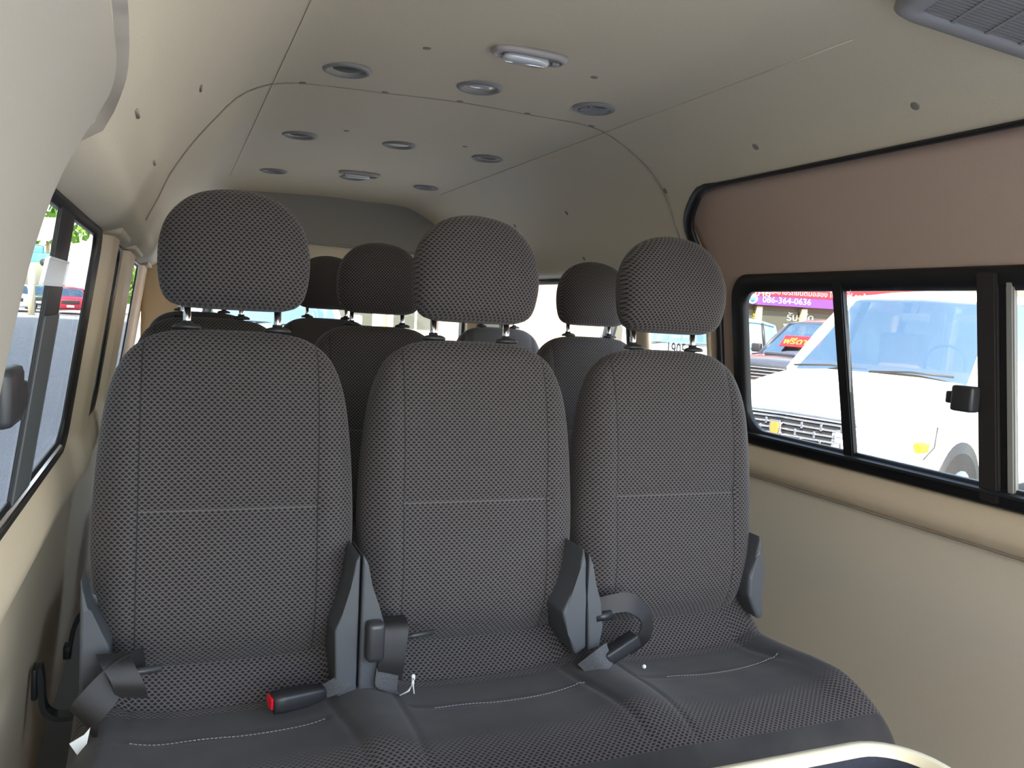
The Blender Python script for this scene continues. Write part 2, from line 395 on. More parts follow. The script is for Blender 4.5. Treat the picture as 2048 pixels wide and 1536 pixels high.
# upper board: rounded top corners
bo = []
for x, z in resample([(.16, .30), (.175, .40), (.21, .455), (.29, .485), (.45, .505), (.66, .510), (.88, .500), (1.06, .470), (1.14, .425), (1.20, .34), (1.225, .285)], 40): bo.append((x, z))
prism('upper_board', bo+[(1.225, .27), (.155, .285)], 3.86, 3.90, GREYP, rw, bev=.006)
tube('board_seal', [(x, 3.857, z+.004) for x, z in bo], .006, BLACK, rw, 6)
prism('lower_rail', [(.02, .295), (1.30, .270), (1.345, .12), (1.28, .095), (.05, .105), (-.03, .13)], 3.90, 3.96, HEAD, rw, bev=.02)
prism('rail_lip', [(.02, .292), (1.29, .268), (1.29, .258), (.02, .280)], 3.865, 3.93, GREYP, rw, bev=.003)
box('left_post', (-.055, 3.93, -.35), (.16, .10, 1.35), TAN, rw, .02)
box('right_post', (1.40, 3.93, -.35), (.10, .10, 1.35), TAN, rw, .02)
box('lower_trim', (.62, 3.95, -.70), (1.40, .06, .60), TAN, rw, .02)
struct(rw)
wb = bpy.data.objects.new('window_5', None); COL.objects.link(wb); struct(wb)
def ring(name, outer, inner, px, off0, off1, side, m, parent, bulge=.3):
    """window frame: outer and inner (y, z) outlines on the slanted wall plane px(z); off = metres towards the cabin"""
    n = len(outer); P = lambda p, o: (px(p[1])-side*o, p[0], p[1])
    mid = [((a[0]*bulge+b[0]*(1-bulge)), (a[1]*bulge+b[1]*(1-bulge))) for a, b in zip(outer, inner)]
    mid2 = [((a[0]*(1-bulge*.4)+b[0]*bulge*.4), (a[1]*(1-bulge*.4)+b[1]*bulge*.4)) for a, b in zip(outer, inner)]
    secs = [[P(p, off0) for p in outer], [P(p, off1*.55) for p in outer], [P(p, off1) for p in mid2], [P(p, off1*.8) for p in mid], [P(p, off1*.25) for p in inner], [P(p, off0) for p in inner]]
    secs.append(secs[0]); v, f = loft(secs, cap=False)
    return mesh(name, v, f, m, parent, smooth=True)
def pane(name, y0, y1, z0, z1, px, o, side, m, parent, r=.02):
    P = rrect(y0, y1, z0, z1, r); v = [(px(z)-side*o, y, z) for y, z in P]; v += [(px(z)-side*(o-.004), y, z) for y, z in P]; n = len(P)
    f = [tuple(range(n)), tuple(range(2*n-1, n-1, -1))]+[(i, (i+1) % n, n+(i+1) % n, n+i) for i in range(n)]
    return mesh(name, v, f, m, parent, smooth=False)
# rear window (in the XZ plane)
mesh('glass_pane', *loft([[(x, 3.955, z) for x, z in rrect(-.02, 1.36, -.42, .115, .05)], [(x, 3.959, z) for x, z in rrect(-.02, 1.36, -.42, .115, .05)]]), RGLASS, wb, False)
ro, ri = rrect(-.04, 1.375, -.44, .135, .06), rrect(.005, 1.335, -.40, .10, .06)
mesh('window_frame', *loft([[(x, 3.97, z) for x, z in ro], [(x, 3.925, z) for x, z in ro], [(x, 3.925, z) for x, z in ri], [(x, 3.97, z) for x, z in ri], [(x, 3.97, z) for x, z in ro]], cap=False), BLACK, wb, False)

# right sliding window in the door
w1 = bpy.data.objects.new('window_1', None); COL.objects.link(w1); struct(w1)
ring('window_frame', rrect(.47, 1.838, -.308, .142, .065), rrect(.53, 1.792, -.266, .0975, (.04, .04, .06, .065)), XR, -.014, .010, 1, BLACK, w1)
def bar(name, y0, y1, z0, z1, px, side, o0, o1, m, parent, sl=0):
    """upright sash bar"""
    bm = bmesh.new(); vs = []
    for z in (z0, z1):
        d = sl*(z-z0)
        for (y, o) in ((y0, o0), (y1, o0), (y1, o1), (y0, o1)): vs.append(bm.verts.new((px(z)-side*o, y+d, z)))
    for q in ((0, 1, 2, 3), (4, 5, 6, 7), (0, 1, 5, 4), (1, 2, 6, 5), (2, 3, 7, 6), (3, 0, 4, 7)): bm.faces.new([vs[i] for i in q])
    bmesh.ops.bevel(bm, geom=list(bm.edges), offset=.003, segments=2, affect='EDGES')
    return frombm(name, bm, m, parent, False)
SASH = mat('dark_sash_aluminium', (.028, .024, .022), .5)
CHAN = mat('grey_glass_channel', (.32, .31, .28), .4)
bar('sash_bar', 1.408, 1.440, -.30, .13, XR, 1, -.008, .009, BLACK, w1, .07)
bar('sash_bar', 1.050, 1.090, -.30, .13, XR, 1, -.004, .014, SASH, w1, .02)
bar('glass_channel', 1.020, 1.036, -.29, .12, XR, 1, -.006, .008, CHAN, w1, .02)
bar('sash_bar', 1.034, 1.052, -.30, .13, XR, 1, -.010, .004, BLACK, w1, .02)
pane('glass_pane', 1.43, 1.80, -.275, .105, XR, 0, 1, GLASSR, w1)
pane('glass_pane', 1.07, 1.42, -.275, .105, XR, .006, 1, GLASSR, w1)
pane('glass_pane', .52, 1.03, -.275, .105, XR, 0, 1, GLASSR, w1)
prism('bottom_track', [(XR(-.28)-.004, -.272), (XR(-.28)-.020, -.276), (XR(-.28)-.020, -.282), (XR(-.28)-.004, -.282)], .54, 1.78, BLKP, w1, .001)
lt = box('latch', (XR(-.1)-.026, 1.108, -.107), (.026, .046, .050), GUIDE, w1, .006)
box('latch_button', (XR(-.1)-.026, 1.137, -.107), (.016, .018, .024), GUIDE, lt, .004)
# right rear fixed window
w2 = bpy.data.objects.new('window_2', None); COL.objects.link(w2); struct(w2)
ring('window_frame', rrect(2.39, 3.59, -.28, .150, .05), rrect(2.42, 3.55, -.24, .135, .05), XR, -.012, .008, 1, BLACK, w2)
pane('glass_pane', 2.40, 3.58, -.27, .145, XR, 0, 1, RGLASS, w2)
w7 = bpy.data.objects.new('window_7', None); COL.objects.link(w7); struct(w7)
ring('window_frame', rrect(1.945, 2.31, -.25, .150, (.05, .05, .10, .05)), rrect(1.965, 2.28, -.22, .135, (.05, .05, .10, .05)), XR, -.010, .006, 1, TAN, w7)
pane('glass_pane', 1.95, 2.30, -.24, .145, XR, 0, 1, RGLASS, w7)
text('window_lettering', '1905', .055, mat('faded_grey_lettering', (.45, .46, .50), .6), w7, (XR(-.08)-.004, 2.12, -.076), (math.radians(90), 0, math.radians(-90)), .0008)
# left windows
def lwin(n, y0, y1, o=.05):
    wv = bpy.data.objects.new('window_%d' % n, None); COL.objects.link(wv); struct(wv)
    ring('window_frame', rrect(y0-o, y1+o*2.0, -.300, .110, .05), rrect(y0, y1, -.262, .096, (.03, .03, .05, .05)), XL, -.002, .006, -1, BLACK, wv)
    pane('glass_pane', y0-.02, y1+.02, -.28, .107, XL, 0, -1, GLASS, wv)
    return wv
w3 = lwin(3, .34, 1.615)
bar('sash_stile', 1.135, 1.275, -.275, .105, XL, -1, -.002, .003, BLKP, w3)
MESHW = mat('grey_mesh_strip', (.10, .105, .11), .6, noise=.25, nscale=700)
bar('mesh_strip', 1.140, 1.270, -.270, -.035, XL, -1, .002, .0045, MESHW, w3)
prism('bottom_track', [(XL(-.28)+.002, -.268), (XL(-.28)+.010, -.272), (XL(-.28)+.010, -.277), (XL(-.28)+.002, -.277)], .36, 1.60, CHROME, w3, .001)
bar('tape_label', 1.06, 1.25, .002, .036, XL, -1, .0035, .0050, TAPE, w3, .5)
lt = box('latch', (XL(-.1)+.014, .892, -.104), (.020, .075, .056), GUIDE, w3, .008)
box('latch_button', (XL(-.1)+.016, .945, -.110), (.012, .034, .030), GUIDE, lt, .004)
w4 = lwin(4, 2.01, 2.27, .03)
w6 = lwin(6, 2.86, 3.33, .05)

# front left pillar trim beside the camera: swells into the headliner at its top
PT = [(-.62, -.145, .42), (-.35, -.125, .50), (-.18, -.108, .555), (-.05, -.094, .60), (.03, -.086, .655), (.08, -.077, .70), (.12, -.066, .745), (.150, -.054, .768), (.170, -.047, .760), (.185, -.045, .72), (.195, -.048, .62), (.20, -.056, .5)]
secs = []
for z, xs, ye in [(zz, sinterp(zz, [(p[0], p[1]) for p in PT]), sinterp(zz, [(p[0], p[2]) for p in PT])) for zz in frange(-.62, .155, 44)+[.16, .165, .17, .175, .18, .185, .19, .195, .198, .20]]:
    xo = XL(z)-.02 if z < .105 else (profx(z, -1) or 0)-.02
    r = .05
    sec = [(xo, ye+.05, z), (xo+.03, ye+.045, z)]
    for k in range(7):
        a = math.radians(80-80*k/6); sec.append((xs-.03+.03*math.cos(a), ye-.03+.05*math.sin(a), z))
    sec += [(xs+.004, ye-.20, z), (xs+.004, -.1, z), (xs, -.5, z), (xo, -.5, z)]
    secs.append(sec)
v, f = loft(secs); struct(mesh('trim_1', v, f, mat('pillar_trim_plastic', (.46, .42, .355), .55, noise=.03, nscale=200)))
# soffit caps where the left pillars reach the headliner
for i, (a, b) in enumerate(((1.70, 2.02), (2.28, 2.78), (3.38, 3.9))):
    o = box('trim_%d' % (i+2), (-.118, (a+b)/2, .117), (.05, b-a, .022), HEAD, None, .008); struct(o)
# dark slots beside the caps
fl = struct(box('floor', (.62, 1.83, -1.055), (1.82, 4.34, .03), FLOORM))
# outer skin so that daylight only enters through the openings
def outer_skin():
    P = [(-.26, -1.0), (-.24, -.45), (-.148, .108), (-.118, .25), (.0, .42), (.12, .52), (.3, .555), (.62, .565), (.98, .555), (1.16, .50), (1.30, .36), (1.44, .12), (1.50, -.40), (1.52, -1.0)]
    P = resample(P, 60, False)
    def hole(y, k):
        z = (P[int(k)][1]+P[min(59, int(k)+1)][1])/2; x = P[int(k)][0]
        if x < .5 and -.32 < z < .17: return True
        if x > .8 and -.32 < z < .15: return True
        return False
    ys = sorted(set(frange(ROOFY0, 4.02, 30)+[a-.02 for a, b in LW]+[b+.02 for a, b in LW]+[.48, 1.82]+[a-.02 for a, b in RWn]+[b+.02 for a, b in RWn]))
    return sheet('body_skin', lambda y, k: (P[k][0], y, P[k][1]), ys, list(range(60)), SHELL, outward=inside, thick=.008, hole=lambda y, k: hole(y, k))
struct(outer_skin()).name = 'wall_outer'

# ------------------------------------------------------------------ seats
WB = [(0, .150), (.02, .168), (.06, .182), (.12, .196), (.20, .2055), (.30, .204), (.40, .196), (.46, .186), (.50, .172), (.525, .156), (.545, .130), (.556, .10), (.561, .06)]
DB = [(0, .004), (.02, .022), (.04, .040), (.07, .051), (.12, .057), (.30, .060), (.46, .052), (.52, .045), (.545, .034), (.556, .022), (.561, .008)]
def backrest_mesh():
    K, secs, uvs = 84, [], []
    zs = [0, .004, .01, .018] + frange(.03, .50, 44) + [.508, .516, .524, .532, .538, .544, .549, .553, .557, .559, .561]
    for z in zs:
        W, D = sinterp(z, WB), sinterp(z, DB); ne = 2/3.4; sec = []; row = []
        for k in range(K):
            t = 2*math.pi*k/K - math.pi/2
            c, s = math.cos(t), math.sin(t)
            x = W*math.copysign(abs(c)**ne, c); y = D*math.copysign(abs(s)**ne, s)
            sec.append([x, y, z])
        # arc length from the front centre, both ways
        L = [0]*K
        for k in range(1, K): L[k] = L[k-1]+math.hypot(sec[k][0]-sec[k-1][0], sec[k][1]-sec[k-1][1])
        tot = L[-1]+math.hypot(sec[0][0]-sec[-1][0], sec[0][1]-sec[-1][1])
        for k in range(K):
            x, y, _ = sec[k]; u = L[k] if k < K/2 else L[k]-tot
            if y < 0:
                fr = smooth01(-y/D)
                lum = .014*gauss(z-.14, .11)*(1-.5*smooth01(abs(x)/.2)) + .006*gauss(z-.40, .12)
                bol = .012*gauss(abs(x)-.165, .035)*smooth01(z/.1)*smooth01((.54-z)/.12)
                gro = -.0045*gauss(abs(u)-.138, .006)*smooth01(z/.05) - .006*gauss(z-.268, .008)*(1 if abs(u) < .138 else .0)
                y -= fr*(lum+bol+gro)
            sec[k] = (x, y, z); row.append((u, z))
        secs.append(sec); uvs += row
    v, f = loft(secs); return v, f, uvs
WH = [(0, .078), (.006, .098), (.02, .111), (.05, .118), (.08, .1195), (.11, .117), (.14, .108), (.162, .093), (.180, .072), (.190, .050), (.196, .026), (.198, .008)]
DH = [(0, .020), (.006, .034), (.02, .046), (.07, .056), (.12, .055), (.16, .044), (.18, .033), (.192, .018), (.198, .004)]
def headrest_mesh():
    K, secs, uvs = 64, [], []
    zs = [0, .003, .006, .011, .018]+frange(.026, .16, 26)+[.166, .172, .178, .183, .187, .190, .193, .1955, .197, .198]
    for z in zs:
        W, D = sinterp(z, WH), sinterp(z, DH); ne = 2/2.7
        L, prev = 0, None; row = []; sec = []
        for k in range(K):
            t = 2*math.pi*k/K - math.pi/2; c, s = math.cos(t), math.sin(t)
            x = W*math.copysign(abs(c)**ne, c); y = D*math.copysign(abs(s)**ne, s)
            y -= .35*max(0, z-.05)**1.5*.0
            u = x+(math.copysign(max(0, y), x) if y > 0 else 0)
            sec.append((x, y-.008*gauss(z-.08, .05)*(y < 0), z+.0)); row.append((u*1.12, z+abs(y)*.0))
        secs.append(sec); uvs += row
    v, f = loft(secs); return v, f, uvs
_b = backrest_mesh(); _h = headrest_mesh()
BACKM = mesh('backrest', _b[0], _b[1], BACKF, None, True, _b[2]); BACKDATA = BACKM.data; bpy.data.objects.remove(BACKM)
HEADM = mesh('headrest', _h[0], _h[1], HEADF, None, True, _h[2]); HEADDATA = HEADM.data; bpy.data.objects.remove(HEADM)
def guide_obj(x, parent):
    bm = bmesh.new(); bmesh.ops.create_uvsphere(bm, u_segments=20, v_segments=10, radius=1)
    for v in bm.verts: v.co = Vector((v.co.x*.0225+x, v.co.y*.016-.008, max(v.co.z, -.3)*.0075+.563))
    bm_cyl(bm, (x, -.004, .560), (x, -.004, .574), .0085, n=16)
    return frombm('post_guide', bm, GUIDE, parent, True)
def backrest(parent, x, y, z, recline, hlean=0, hup=0):
    b = bpy.data.objects.new('backrest', BACKDATA); COL.objects.link(b); b.parent = parent; b.location = (x, y, z); b.rotation_euler = (-recline, 0, 0)
    for s in (-1, 1): guide_obj(s*.0725, b)
    h = bpy.data.objects.new('headrest', HEADDATA); COL.objects.link(h); h.parent = parent
    # headrest base point in the backrest frame
    q = Matrix.Rotation(-recline, 3, 'X') @ Vector((0, -.004, .598+hup)); h.location = (x+q.x, y+q.y-.024, z+q.z); h.rotation_euler = (-recline-hlean, 0, 0)
    for s in (-1, 1):
        R = Matrix.Rotation(-hlean, 3, 'X'); cyl('headrest_post', (s*.0725, .024, .02), (s*.0725, .024, -.055-hup), .0062, CHROME, h, n=16)
    return b, h
YB = 1.40; REC = math.radians(6.6)
bench = thing('bench_seat', (.52, 1.2, -1.045), 'grey-black woven fabric three-person bench in front, nearest to the viewer', 'seat')
BO = Vector((.52, 1.2, -1.045))
def bl(p): return (p[0]-BO.x, p[1]-BO.y, p[2]-BO.z)
for x in (.0915, .5155, .941): backrest(bench, *bl((x, YB, -.612)), REC)
KC = [(.955, -.80), (.962, -.72), (.972, -.685), (.988, -.660), (1.01, -.645), (1.05, -.634), (1.10, -.631), (1.16, -.634), (1.22, -.641), (1.28, -.647), (1.32, -.648), (1.34, -.642), (1.37, -.606), (1.40, -.575), (1.425, -.56)]
def cush_top(x, y):
    z = sinterp(y, KC)
    S = smooth01((y-.97)/.14)*(1-.75*smooth01((y-1.33)/.07))
    z += S*(.020*gauss(x-.30, .055)+.020*gauss(x-.728, .055)+.028*gauss(x-1.135, .045)+.016*gauss(x+.085, .045))
    z += .006*smooth01((y-.98)/.05)*(math.cos((x-.09)*2*math.pi/.425)*-.5)
    z -= .0025*gauss(y-1.222, .006)*(abs(((x-.09+.2125) % .425)-.2125) < .15)
    z -= .004*gauss(y-1.337, .008)
    for xa, xb in ((-.052, -.075), (.245, .262), (.352, .342), (.672, .690), (.782, .770), (1.082, 1.118)):
        z -= .0045*gauss(x-(xa+(xb-xa)*smooth01((1.34-y)/.3)), .006)*smooth01((y-.985)/.05)*smooth01((1.35-y)/.02)
    return z
def build_cushion(name, parent, x0, x1, topf, to_local, m):
    secs, uvs = [], []
    ys = [.955, .958, .962, .967, .972, .978, .984, .992, 1.0, 1.01]+frange(1.025, 1.42, 70)
    ex = .085
    xs = [x0+ex*(1-math.cos(math.pi/2*i/12)) for i in range(12)] + frange(x0+ex, x1-ex, 230 if x1-x0 > 1 else 40) + [x1-ex*(1-math.cos(math.pi/2*(11-i)/12)) for i in range(12)]
    cy, cz = 1.20, -.735
    for x in xs:
        t = min(1, (x-x0)/ex, (x1-x)/ex); f = max(.02, 1-(1-t)**2.6)**(1/2.6)
        fy = .72+.28*f
        sec, row = [], []
        L = 0; prev = None
        for y in ys:
            z = topf(x, y)
            L = (L+math.dist(prev, (y, z))) if prev else -.172; prev = (y, z)
            Y = cy+(y-cy)*(fy if y < cy else .94+.06*f); Z = cz+(z-cz)*f
            sec.append(to_local((x, Y, Z))); row.append((x, L))
        for (y, z) in ((1.435, -.60), (1.44, -.72), (1.42, -.81), (1.2, -.825), (1.0, -.825), (.965, -.815)):
            Y = cy+(y-cy)*(fy if y < cy else .94+.06*f); Z = cz+(z-cz)*f
            sec.append(to_local((x, Y, Z))); row.append((x, -.2))
        secs.append(sec); uvs += row
    v, f = loft(secs); return mesh(name, v, f, m, parent, True, uvs)
cu = build_cushion('seat_cushion', bench, -.135, 1.182, cush_top, bl, CUSHF)
# light stitch lines across each place, made of short stitches
for (xa, xb) in ((-.045, .235), (.405, .685), (.850, 1.105)):
    vs, fs = [], []
    n = int((xb-xa)/.006)
    for k in range(n):
        x = xa+k*.006; wob = .0035*math.sin(x*31)
        v, f = tube_v([bl((x, 1.222+wob, cush_top(x, 1.222+wob)+.0012)), bl((x+.0042, 1.222+wob, cush_top(x+.0042, 1.222+wob)+.0012))], .0008, 5)
        fs += [tuple(i+len(vs) for i in q) for q in f]; vs += v
    mesh('stitching', vs, fs, THREAD, cu, False)
# bench under-frame and legs
fr = box('seat_base', bl((.53, 1.20, -.845)), (1.22, .40, .04), BLKP, bench, .01)
for x in (-.02, .52, 1.08):
    for y in (1.05, 1.36): box('leg', bl((x, y, -.953)), (.04, .04, .18), BLKP, bench, .004)
# hinge covers between and beside the backrests
def hinge(pts, y0=1.285, y1=1.40): return prism('hinge_cover', [(p[0]-BO.x, p[1]-BO.z) for p in pts], y0-BO.y, y1-.02-BO.y, HINGE, bench, .009)
hinge([(.287, -.40), (.2895, -.64), (.262, -.648), (.255, -.62), (.250, -.525), (.262, -.495), (.273, -.455), (.280, -.41)])
h2 = hinge([(.291, -.40), (.301, -.415), (.309, -.455), (.321, -.487), (.331, -.515), (.331, -.60), (.326, -.645), (.2925, -.648)], 1.283)
bm = bmesh.new(); bm_box(bm, bl((.313, 1.272, -.540)), (.030, .028, .066), .010, 3); frombm('recline_knob', bm, GUIDE, h2, True)
hinge([(.694, -.41), (.7015, -.44), (.7035, -.50), (.712, -.60), (.690, -.612), (.672, -.57), (.658, -.530), (.676, -.49), (.688, -.45)])
hinge([(.704, -.42), (.712, -.44), (.722, -.48), (.737, -.515), (.741, -.56), (.738, -.60), (.715, -.605), (.7055, -.50)], 1.283)
hinge([(-.118, -.42), (-.108, -.47), (-.088, -.505), (-.077, -.53), (-.078, -.585), (-.098, -.60), (-.118, -.60)], 1.31)
hinge([(1.128, -.42), (1.118, -.47), (1.105, -.51), (1.108, -.55), (1.135, -.60), (1.15, -.60), (1.142, -.50)], 1.33)

# rear seats: same backrest, own cushion and base
ct = lambda x, y: sinterp(y, KC)+.012*gauss(abs(x)-.17, .04)*smooth01((y-.97)/.1)
def rear_seat(x, yb, label, group):
    t = thing('passenger_seat', (x, yb-.2, -1.045), label, 'seat', group)
    backrest(t, 0, .2, .433, REC)
    build_cushion('seat_cushion', t, -.207, .207, ct, lambda p: (p[0], p[1]-1.2, p[2]+1.045), CUSHF)
    box('seat_base', (0, 0, .20), (.34, .36, .05), BLKP, t, .01)
    for sx in (-.14, .14):
        for sy in (-.15, .15): box('leg', (sx, sy, .09), (.035, .035, .18), BLKP, t, .004)
    return t
first = rear_seat(.0915, 2.24, 'dark woven seat right behind the left place of the front bench, mostly hidden', 'seats of the second row')
def again(x, yb, label, group):
    c = copytree(first); c.location = (x, yb-.2, -1.045); c['label'] = label; c['group'] = group
again(.5305, 2.24, 'dark woven second-row seat seen between the two left headrests of the front bench', 'seats of the second row')
again(1.205, 2.24, 'dark woven single seat by the right windows, seen between the centre and right front headrests', 'seats of the second row')
again(.0915, 3.08, 'third-row seat at far left, only its shoulder peeks out at the left wall', 'seats of the third row')
again(.5305, 3.08, 'third-row seat with small dark headrest against the tailgate panel, behind the second-row one', 'seats of the third row')
again(1.225, 3.08, 'third-row seat whose pale-lit back shows under the centre front headrest', 'seats of the third row')

# ------------------------------------------------------------------ belts and buckles on the front bench
t = thing('seat_belt_buckle', (.19, 1.262, -.628), 'black seat belt buckle with red release button on the left bench place', 'buckle')
R = Matrix.Rotation(math.radians(12), 3, 'Z') @ Matrix.Rotation(math.radians(0), 3, 'Y')
secs = []
for (x, hw, hz) in ((-.040, .013, .010), (-.038, .0165, .0145), (-.02, .0175, .0155), (.015, .0165, .0145), (.035, .0135, .0120), (.045, .0105, .009), (.047, .008, .006)):
    secs.append([tuple(R @ Vector((x, hw*math.copysign(abs(math.cos(a))**.5, math.cos(a)), .012+hz*math.copysign(abs(math.sin(a))**.5, math.sin(a))))) for a in [k*math.pi/12 for k in range(24)]])
v, f = loft(secs); mesh('buckle_body', v, f, BLKP, t)
bm = bmesh.new(); bm_box(bm, tuple(R @ Vector((-.0405, 0, .014))), (.006, .024, .019), .0035, 3, R); frombm('release_button', bm, RED, t, True)
strip('webbing', [((.045, .010, .012), (-.2, .9, .3)), ((.065, .016, .016), (-.3, .8, .5)), ((.085, .03, .022), (-.3, .5, .8))], .028, .002, WEBG, t)
t = thing('seat_belt', (-.09, 1.30, -.60), 'black lap belt folded at the left end of the bench beside the wall', 'seat belt')
strip('webbing', [((.060, .0, .055), (.1, .35, -.9)), ((.030, -.04, .052), (.35, .2, -.85)), ((.005, -.06, .030), (.7, -.1, -.65)), ((-.014, -.06, .004), (.75, -.3, -.5)), ((-.012, -.035, -.025), (.5, -.5, -.6))], .046, .0025, WEB, t)
strip('belt_loop', [((.018, -.02, .075), (1, .05, -.05)), ((.026, -.045, .068), (1, .05, -.1)), ((.040, -.055, .045), (1, .1, -.2)), ((.046, -.050, .020), (1, .1, -.2))], .044, .0025, WEB, t)
cyl('belt_pin', (.0, -.035, .047), (.085, -.035, .053), .0055, GUIDE, t)
t = thing('seat_belt', (.345, 1.30, -.625), 'black belt strap hanging from the gap beside the knob, left of the centre place', 'seat belt')
strip('webbing', [((.004, .012, .108), (1, 0, -.02)), ((.004, -.020, .100), (1, 0, -.02)), ((-.002, -.030, .055), (1, 0, -.1)), ((-.004, -.026, .018), (.95, 0, -.3))], .044, .0025, WEB, t)
strip('frayed_webbing', [((-.008, -.027, .030), (.9, 0, -.35)), ((-.010, -.030, .006), (.9, 0, -.35)), ((-.004, -.030, -.004), (.9, 0, -.35))], .040, .002, WEBG, t)
cyl('belt_pin', (.02, -.01, .078), (.075, -.004, .080), .0045, GUIDE, t)
t = thing('seat_belt', (.79, 1.30, -.605), 'black belt strap curled over itself at the right bench place', 'seat belt')
strip('webbing', [((-.055, .0, .075), (.1, .1, 1)), ((-.03, -.008, .082), (.15, .2, 1)), ((.005, -.015, .085), (.3, .4, .9)), ((.033, -.030, .062), (.8, .5, .3)), ((.030, -.036, .028), (.9, .2, -.3)), ((.002, -.030, .002), (.5, .3, -.8))], .036, .0025, WEB, t)
cyl('belt_pin', (-.062, -.010, .060), (-.03, -.012, .064), .009, BLKP, t)
t = thing('seat_belt_buckle', (.765, 1.262, -.628), 'black buckle with grey webbing lying under the curled belt strap', 'buckle')
bm = bmesh.new(); bm_box(bm, (.003, .0, .032), (.078, .030, .026), .006, 3, Matrix.Rotation(math.radians(-22), 3, 'Y') @ Matrix.Rotation(math.radians(8), 3, 'Z')); frombm('buckle_body', bm, BLKP, t, True)
strip('webbing', [((-.025, -.012, .030), (-.2, .4, .9)), ((-.045, -.018, .022), (-.5, .3, .8)), ((-.068, -.006, -.002), (-.6, .3, .6))], .040, .002, WEBG, t)
# torn white threads and tag scraps
tt = thing('torn_threads', (.372, 1.245, -.625), 'frayed white threads sticking up beside the black strap', 'threads')
for k, (a, b, c) in enumerate((((-.02, 0, .0), (-.006, -.004, .008), (.004, 0, .028)), ((-.012, .002, .0), (-.002, -.004, .016), (.0, .0, .030)), ((.004, 0, .0), (.002, .0, .012), (.003, .002, .020)))):
    tube('thread', [a, b, c], .0012, WHITEP, tt, 5)
bm = bmesh.new(); bmesh.ops.create_icosphere(bm, subdivisions=2, radius=.0035, matrix=Matrix.Translation((.001, 0, .030))); frombm('knot', bm, WHITEP, tt, True)
o = prism('label_scrap', [(-.122, -.632), (-.104, -.622), (-.096, -.612), (-.100, -.635), (-.112, -.650)], 1.238, 1.240, WHITEP, None, 0); tag(o, 'torn scrap of white tag at the left end of the bench cushion', 'tag')
bm = bmesh.new(); bmesh.ops.create_icosphere(bm, subdivisions=2, radius=.004, matrix=Matrix.Translation((.812, 1.245, -.628))); tag(frombm('foam_crumb', bm, WHITEP, None, True), 'tiny white crumb under the black buckle at right', 'crumb')
# black brackets on the left wall
g = 'black plastic belt brackets low on the left wall'
def hook(loc, label, s=1):
    t = thing('wall_bracket', loc, label, 'bracket', g)
    secs = []
    P = [(0, .0, .085), (.004, 0, .06), (.006, 0, .02), (.012, 0, -.004), (.03, 0, -.018), (.055, .0, -.020), (.08, 0, -.014)]
    strip('arm', [(tuple(c*s for c in p), (0, 1, 0)) for p in P], .030*s, .010*s, BLKP, t)
    box('mount_plate', (-.006*s, 0, .055*s), (.010, .04*s, .06*s), BLKP, t, .003)
    return t
hook((-.222, 1.72, -.80), 'black curved bracket at bottom left, level with the bench cushion', 1)
t = thing('wall_bracket', (-.215, 2.08, -.80), 'black arched bracket behind the left backrest, higher than the other', 'bracket', g)
strip('arm', [((.085, 0, .075), (0, 1, 0)), ((.05, 0, .065), (0, 1, 0)), ((.02, 0, .03), (0, 1, 0)), ((.008, 0, -.03), (0, 1, 0))], .03, .010, BLKP, t)
box('mount_plate', (.004, 0, -.035), (.016, .035, .03), BLKP, t, .003)

# ------------------------------------------------------------------ ceiling fittings
def vent(loc, kind, label):
    t = thing('air_vent', loc, label, 'vent', 'round air vents in the ceiling')
    R0, R1 = .052, .036
    pr = [(R0, 0), (R0-.002, -.004), (R0-.008, -.0065), (R1+.004, -.004), (R1, .001), (R1-.001, .006)]
    n = 36; secs = [[(r*math.cos(2*math.pi*k/n), r*math.sin(2*math.pi*k/n), z) for k in range(n)] for r, z in pr]
    v, f = loft(secs, cap=False); mesh('vent_ring', v, f, GREYV, t)
    lm = {'dark': VENTD, 'clear': LENS, 'slats': VENTD, 'white': mat('white_flap', (.80, .81, .83), .3)}[kind]
    secs = [[(r*math.cos(2*math.pi*k/n), r*math.sin(2*math.pi*k/n)*1.0, z) for k in range(n)] for r, z in ((R1-.001, .004), (R1-.006, -.001), (R1*.5, -.0035), (.001, -.004))]
    v, f = loft(secs, cap=True); o = mesh('vent_flap', v, f, lm, t); o.rotation_euler = (math.radians(7), 0, 0)
    if kind == 'slats':
        for k in range(-2, 3):
            hw = math.sqrt(.034**2-(k*.012)**2); s = box('slat', (0, k*.012, -.004), (2*hw, .003, .006), GREYV, t)
    return t
names = [['left', 'centre', 'right'], ['left', 'centre', 'right'], ['left', 'centre', 'right']]
rowtxt = ['nearest row of vents', 'middle row of vents', 'farthest row of vents']
kinds = [['dark', 'clear', 'slats'], ['dark', 'white', 'dark'], ['dark', 'dark', 'dark']]
for r, y in enumerate((1.797, 2.560, 3.322)):
    for c, x in enumerate((.325+.006*r, .624+.009*r, .914+.015*r)):
        k = kinds[r][c]; desc = {'dark': 'with dark flap', 'clear': 'with shiny clear flap', 'slats': 'with dark slats', 'white': 'with bright white flap'}[k]
        vent((x, y, profz(x)-.0005), k, 'round grey ceiling vent %s, %s of the %s' % (desc, names[r][c], rowtxt[r]))
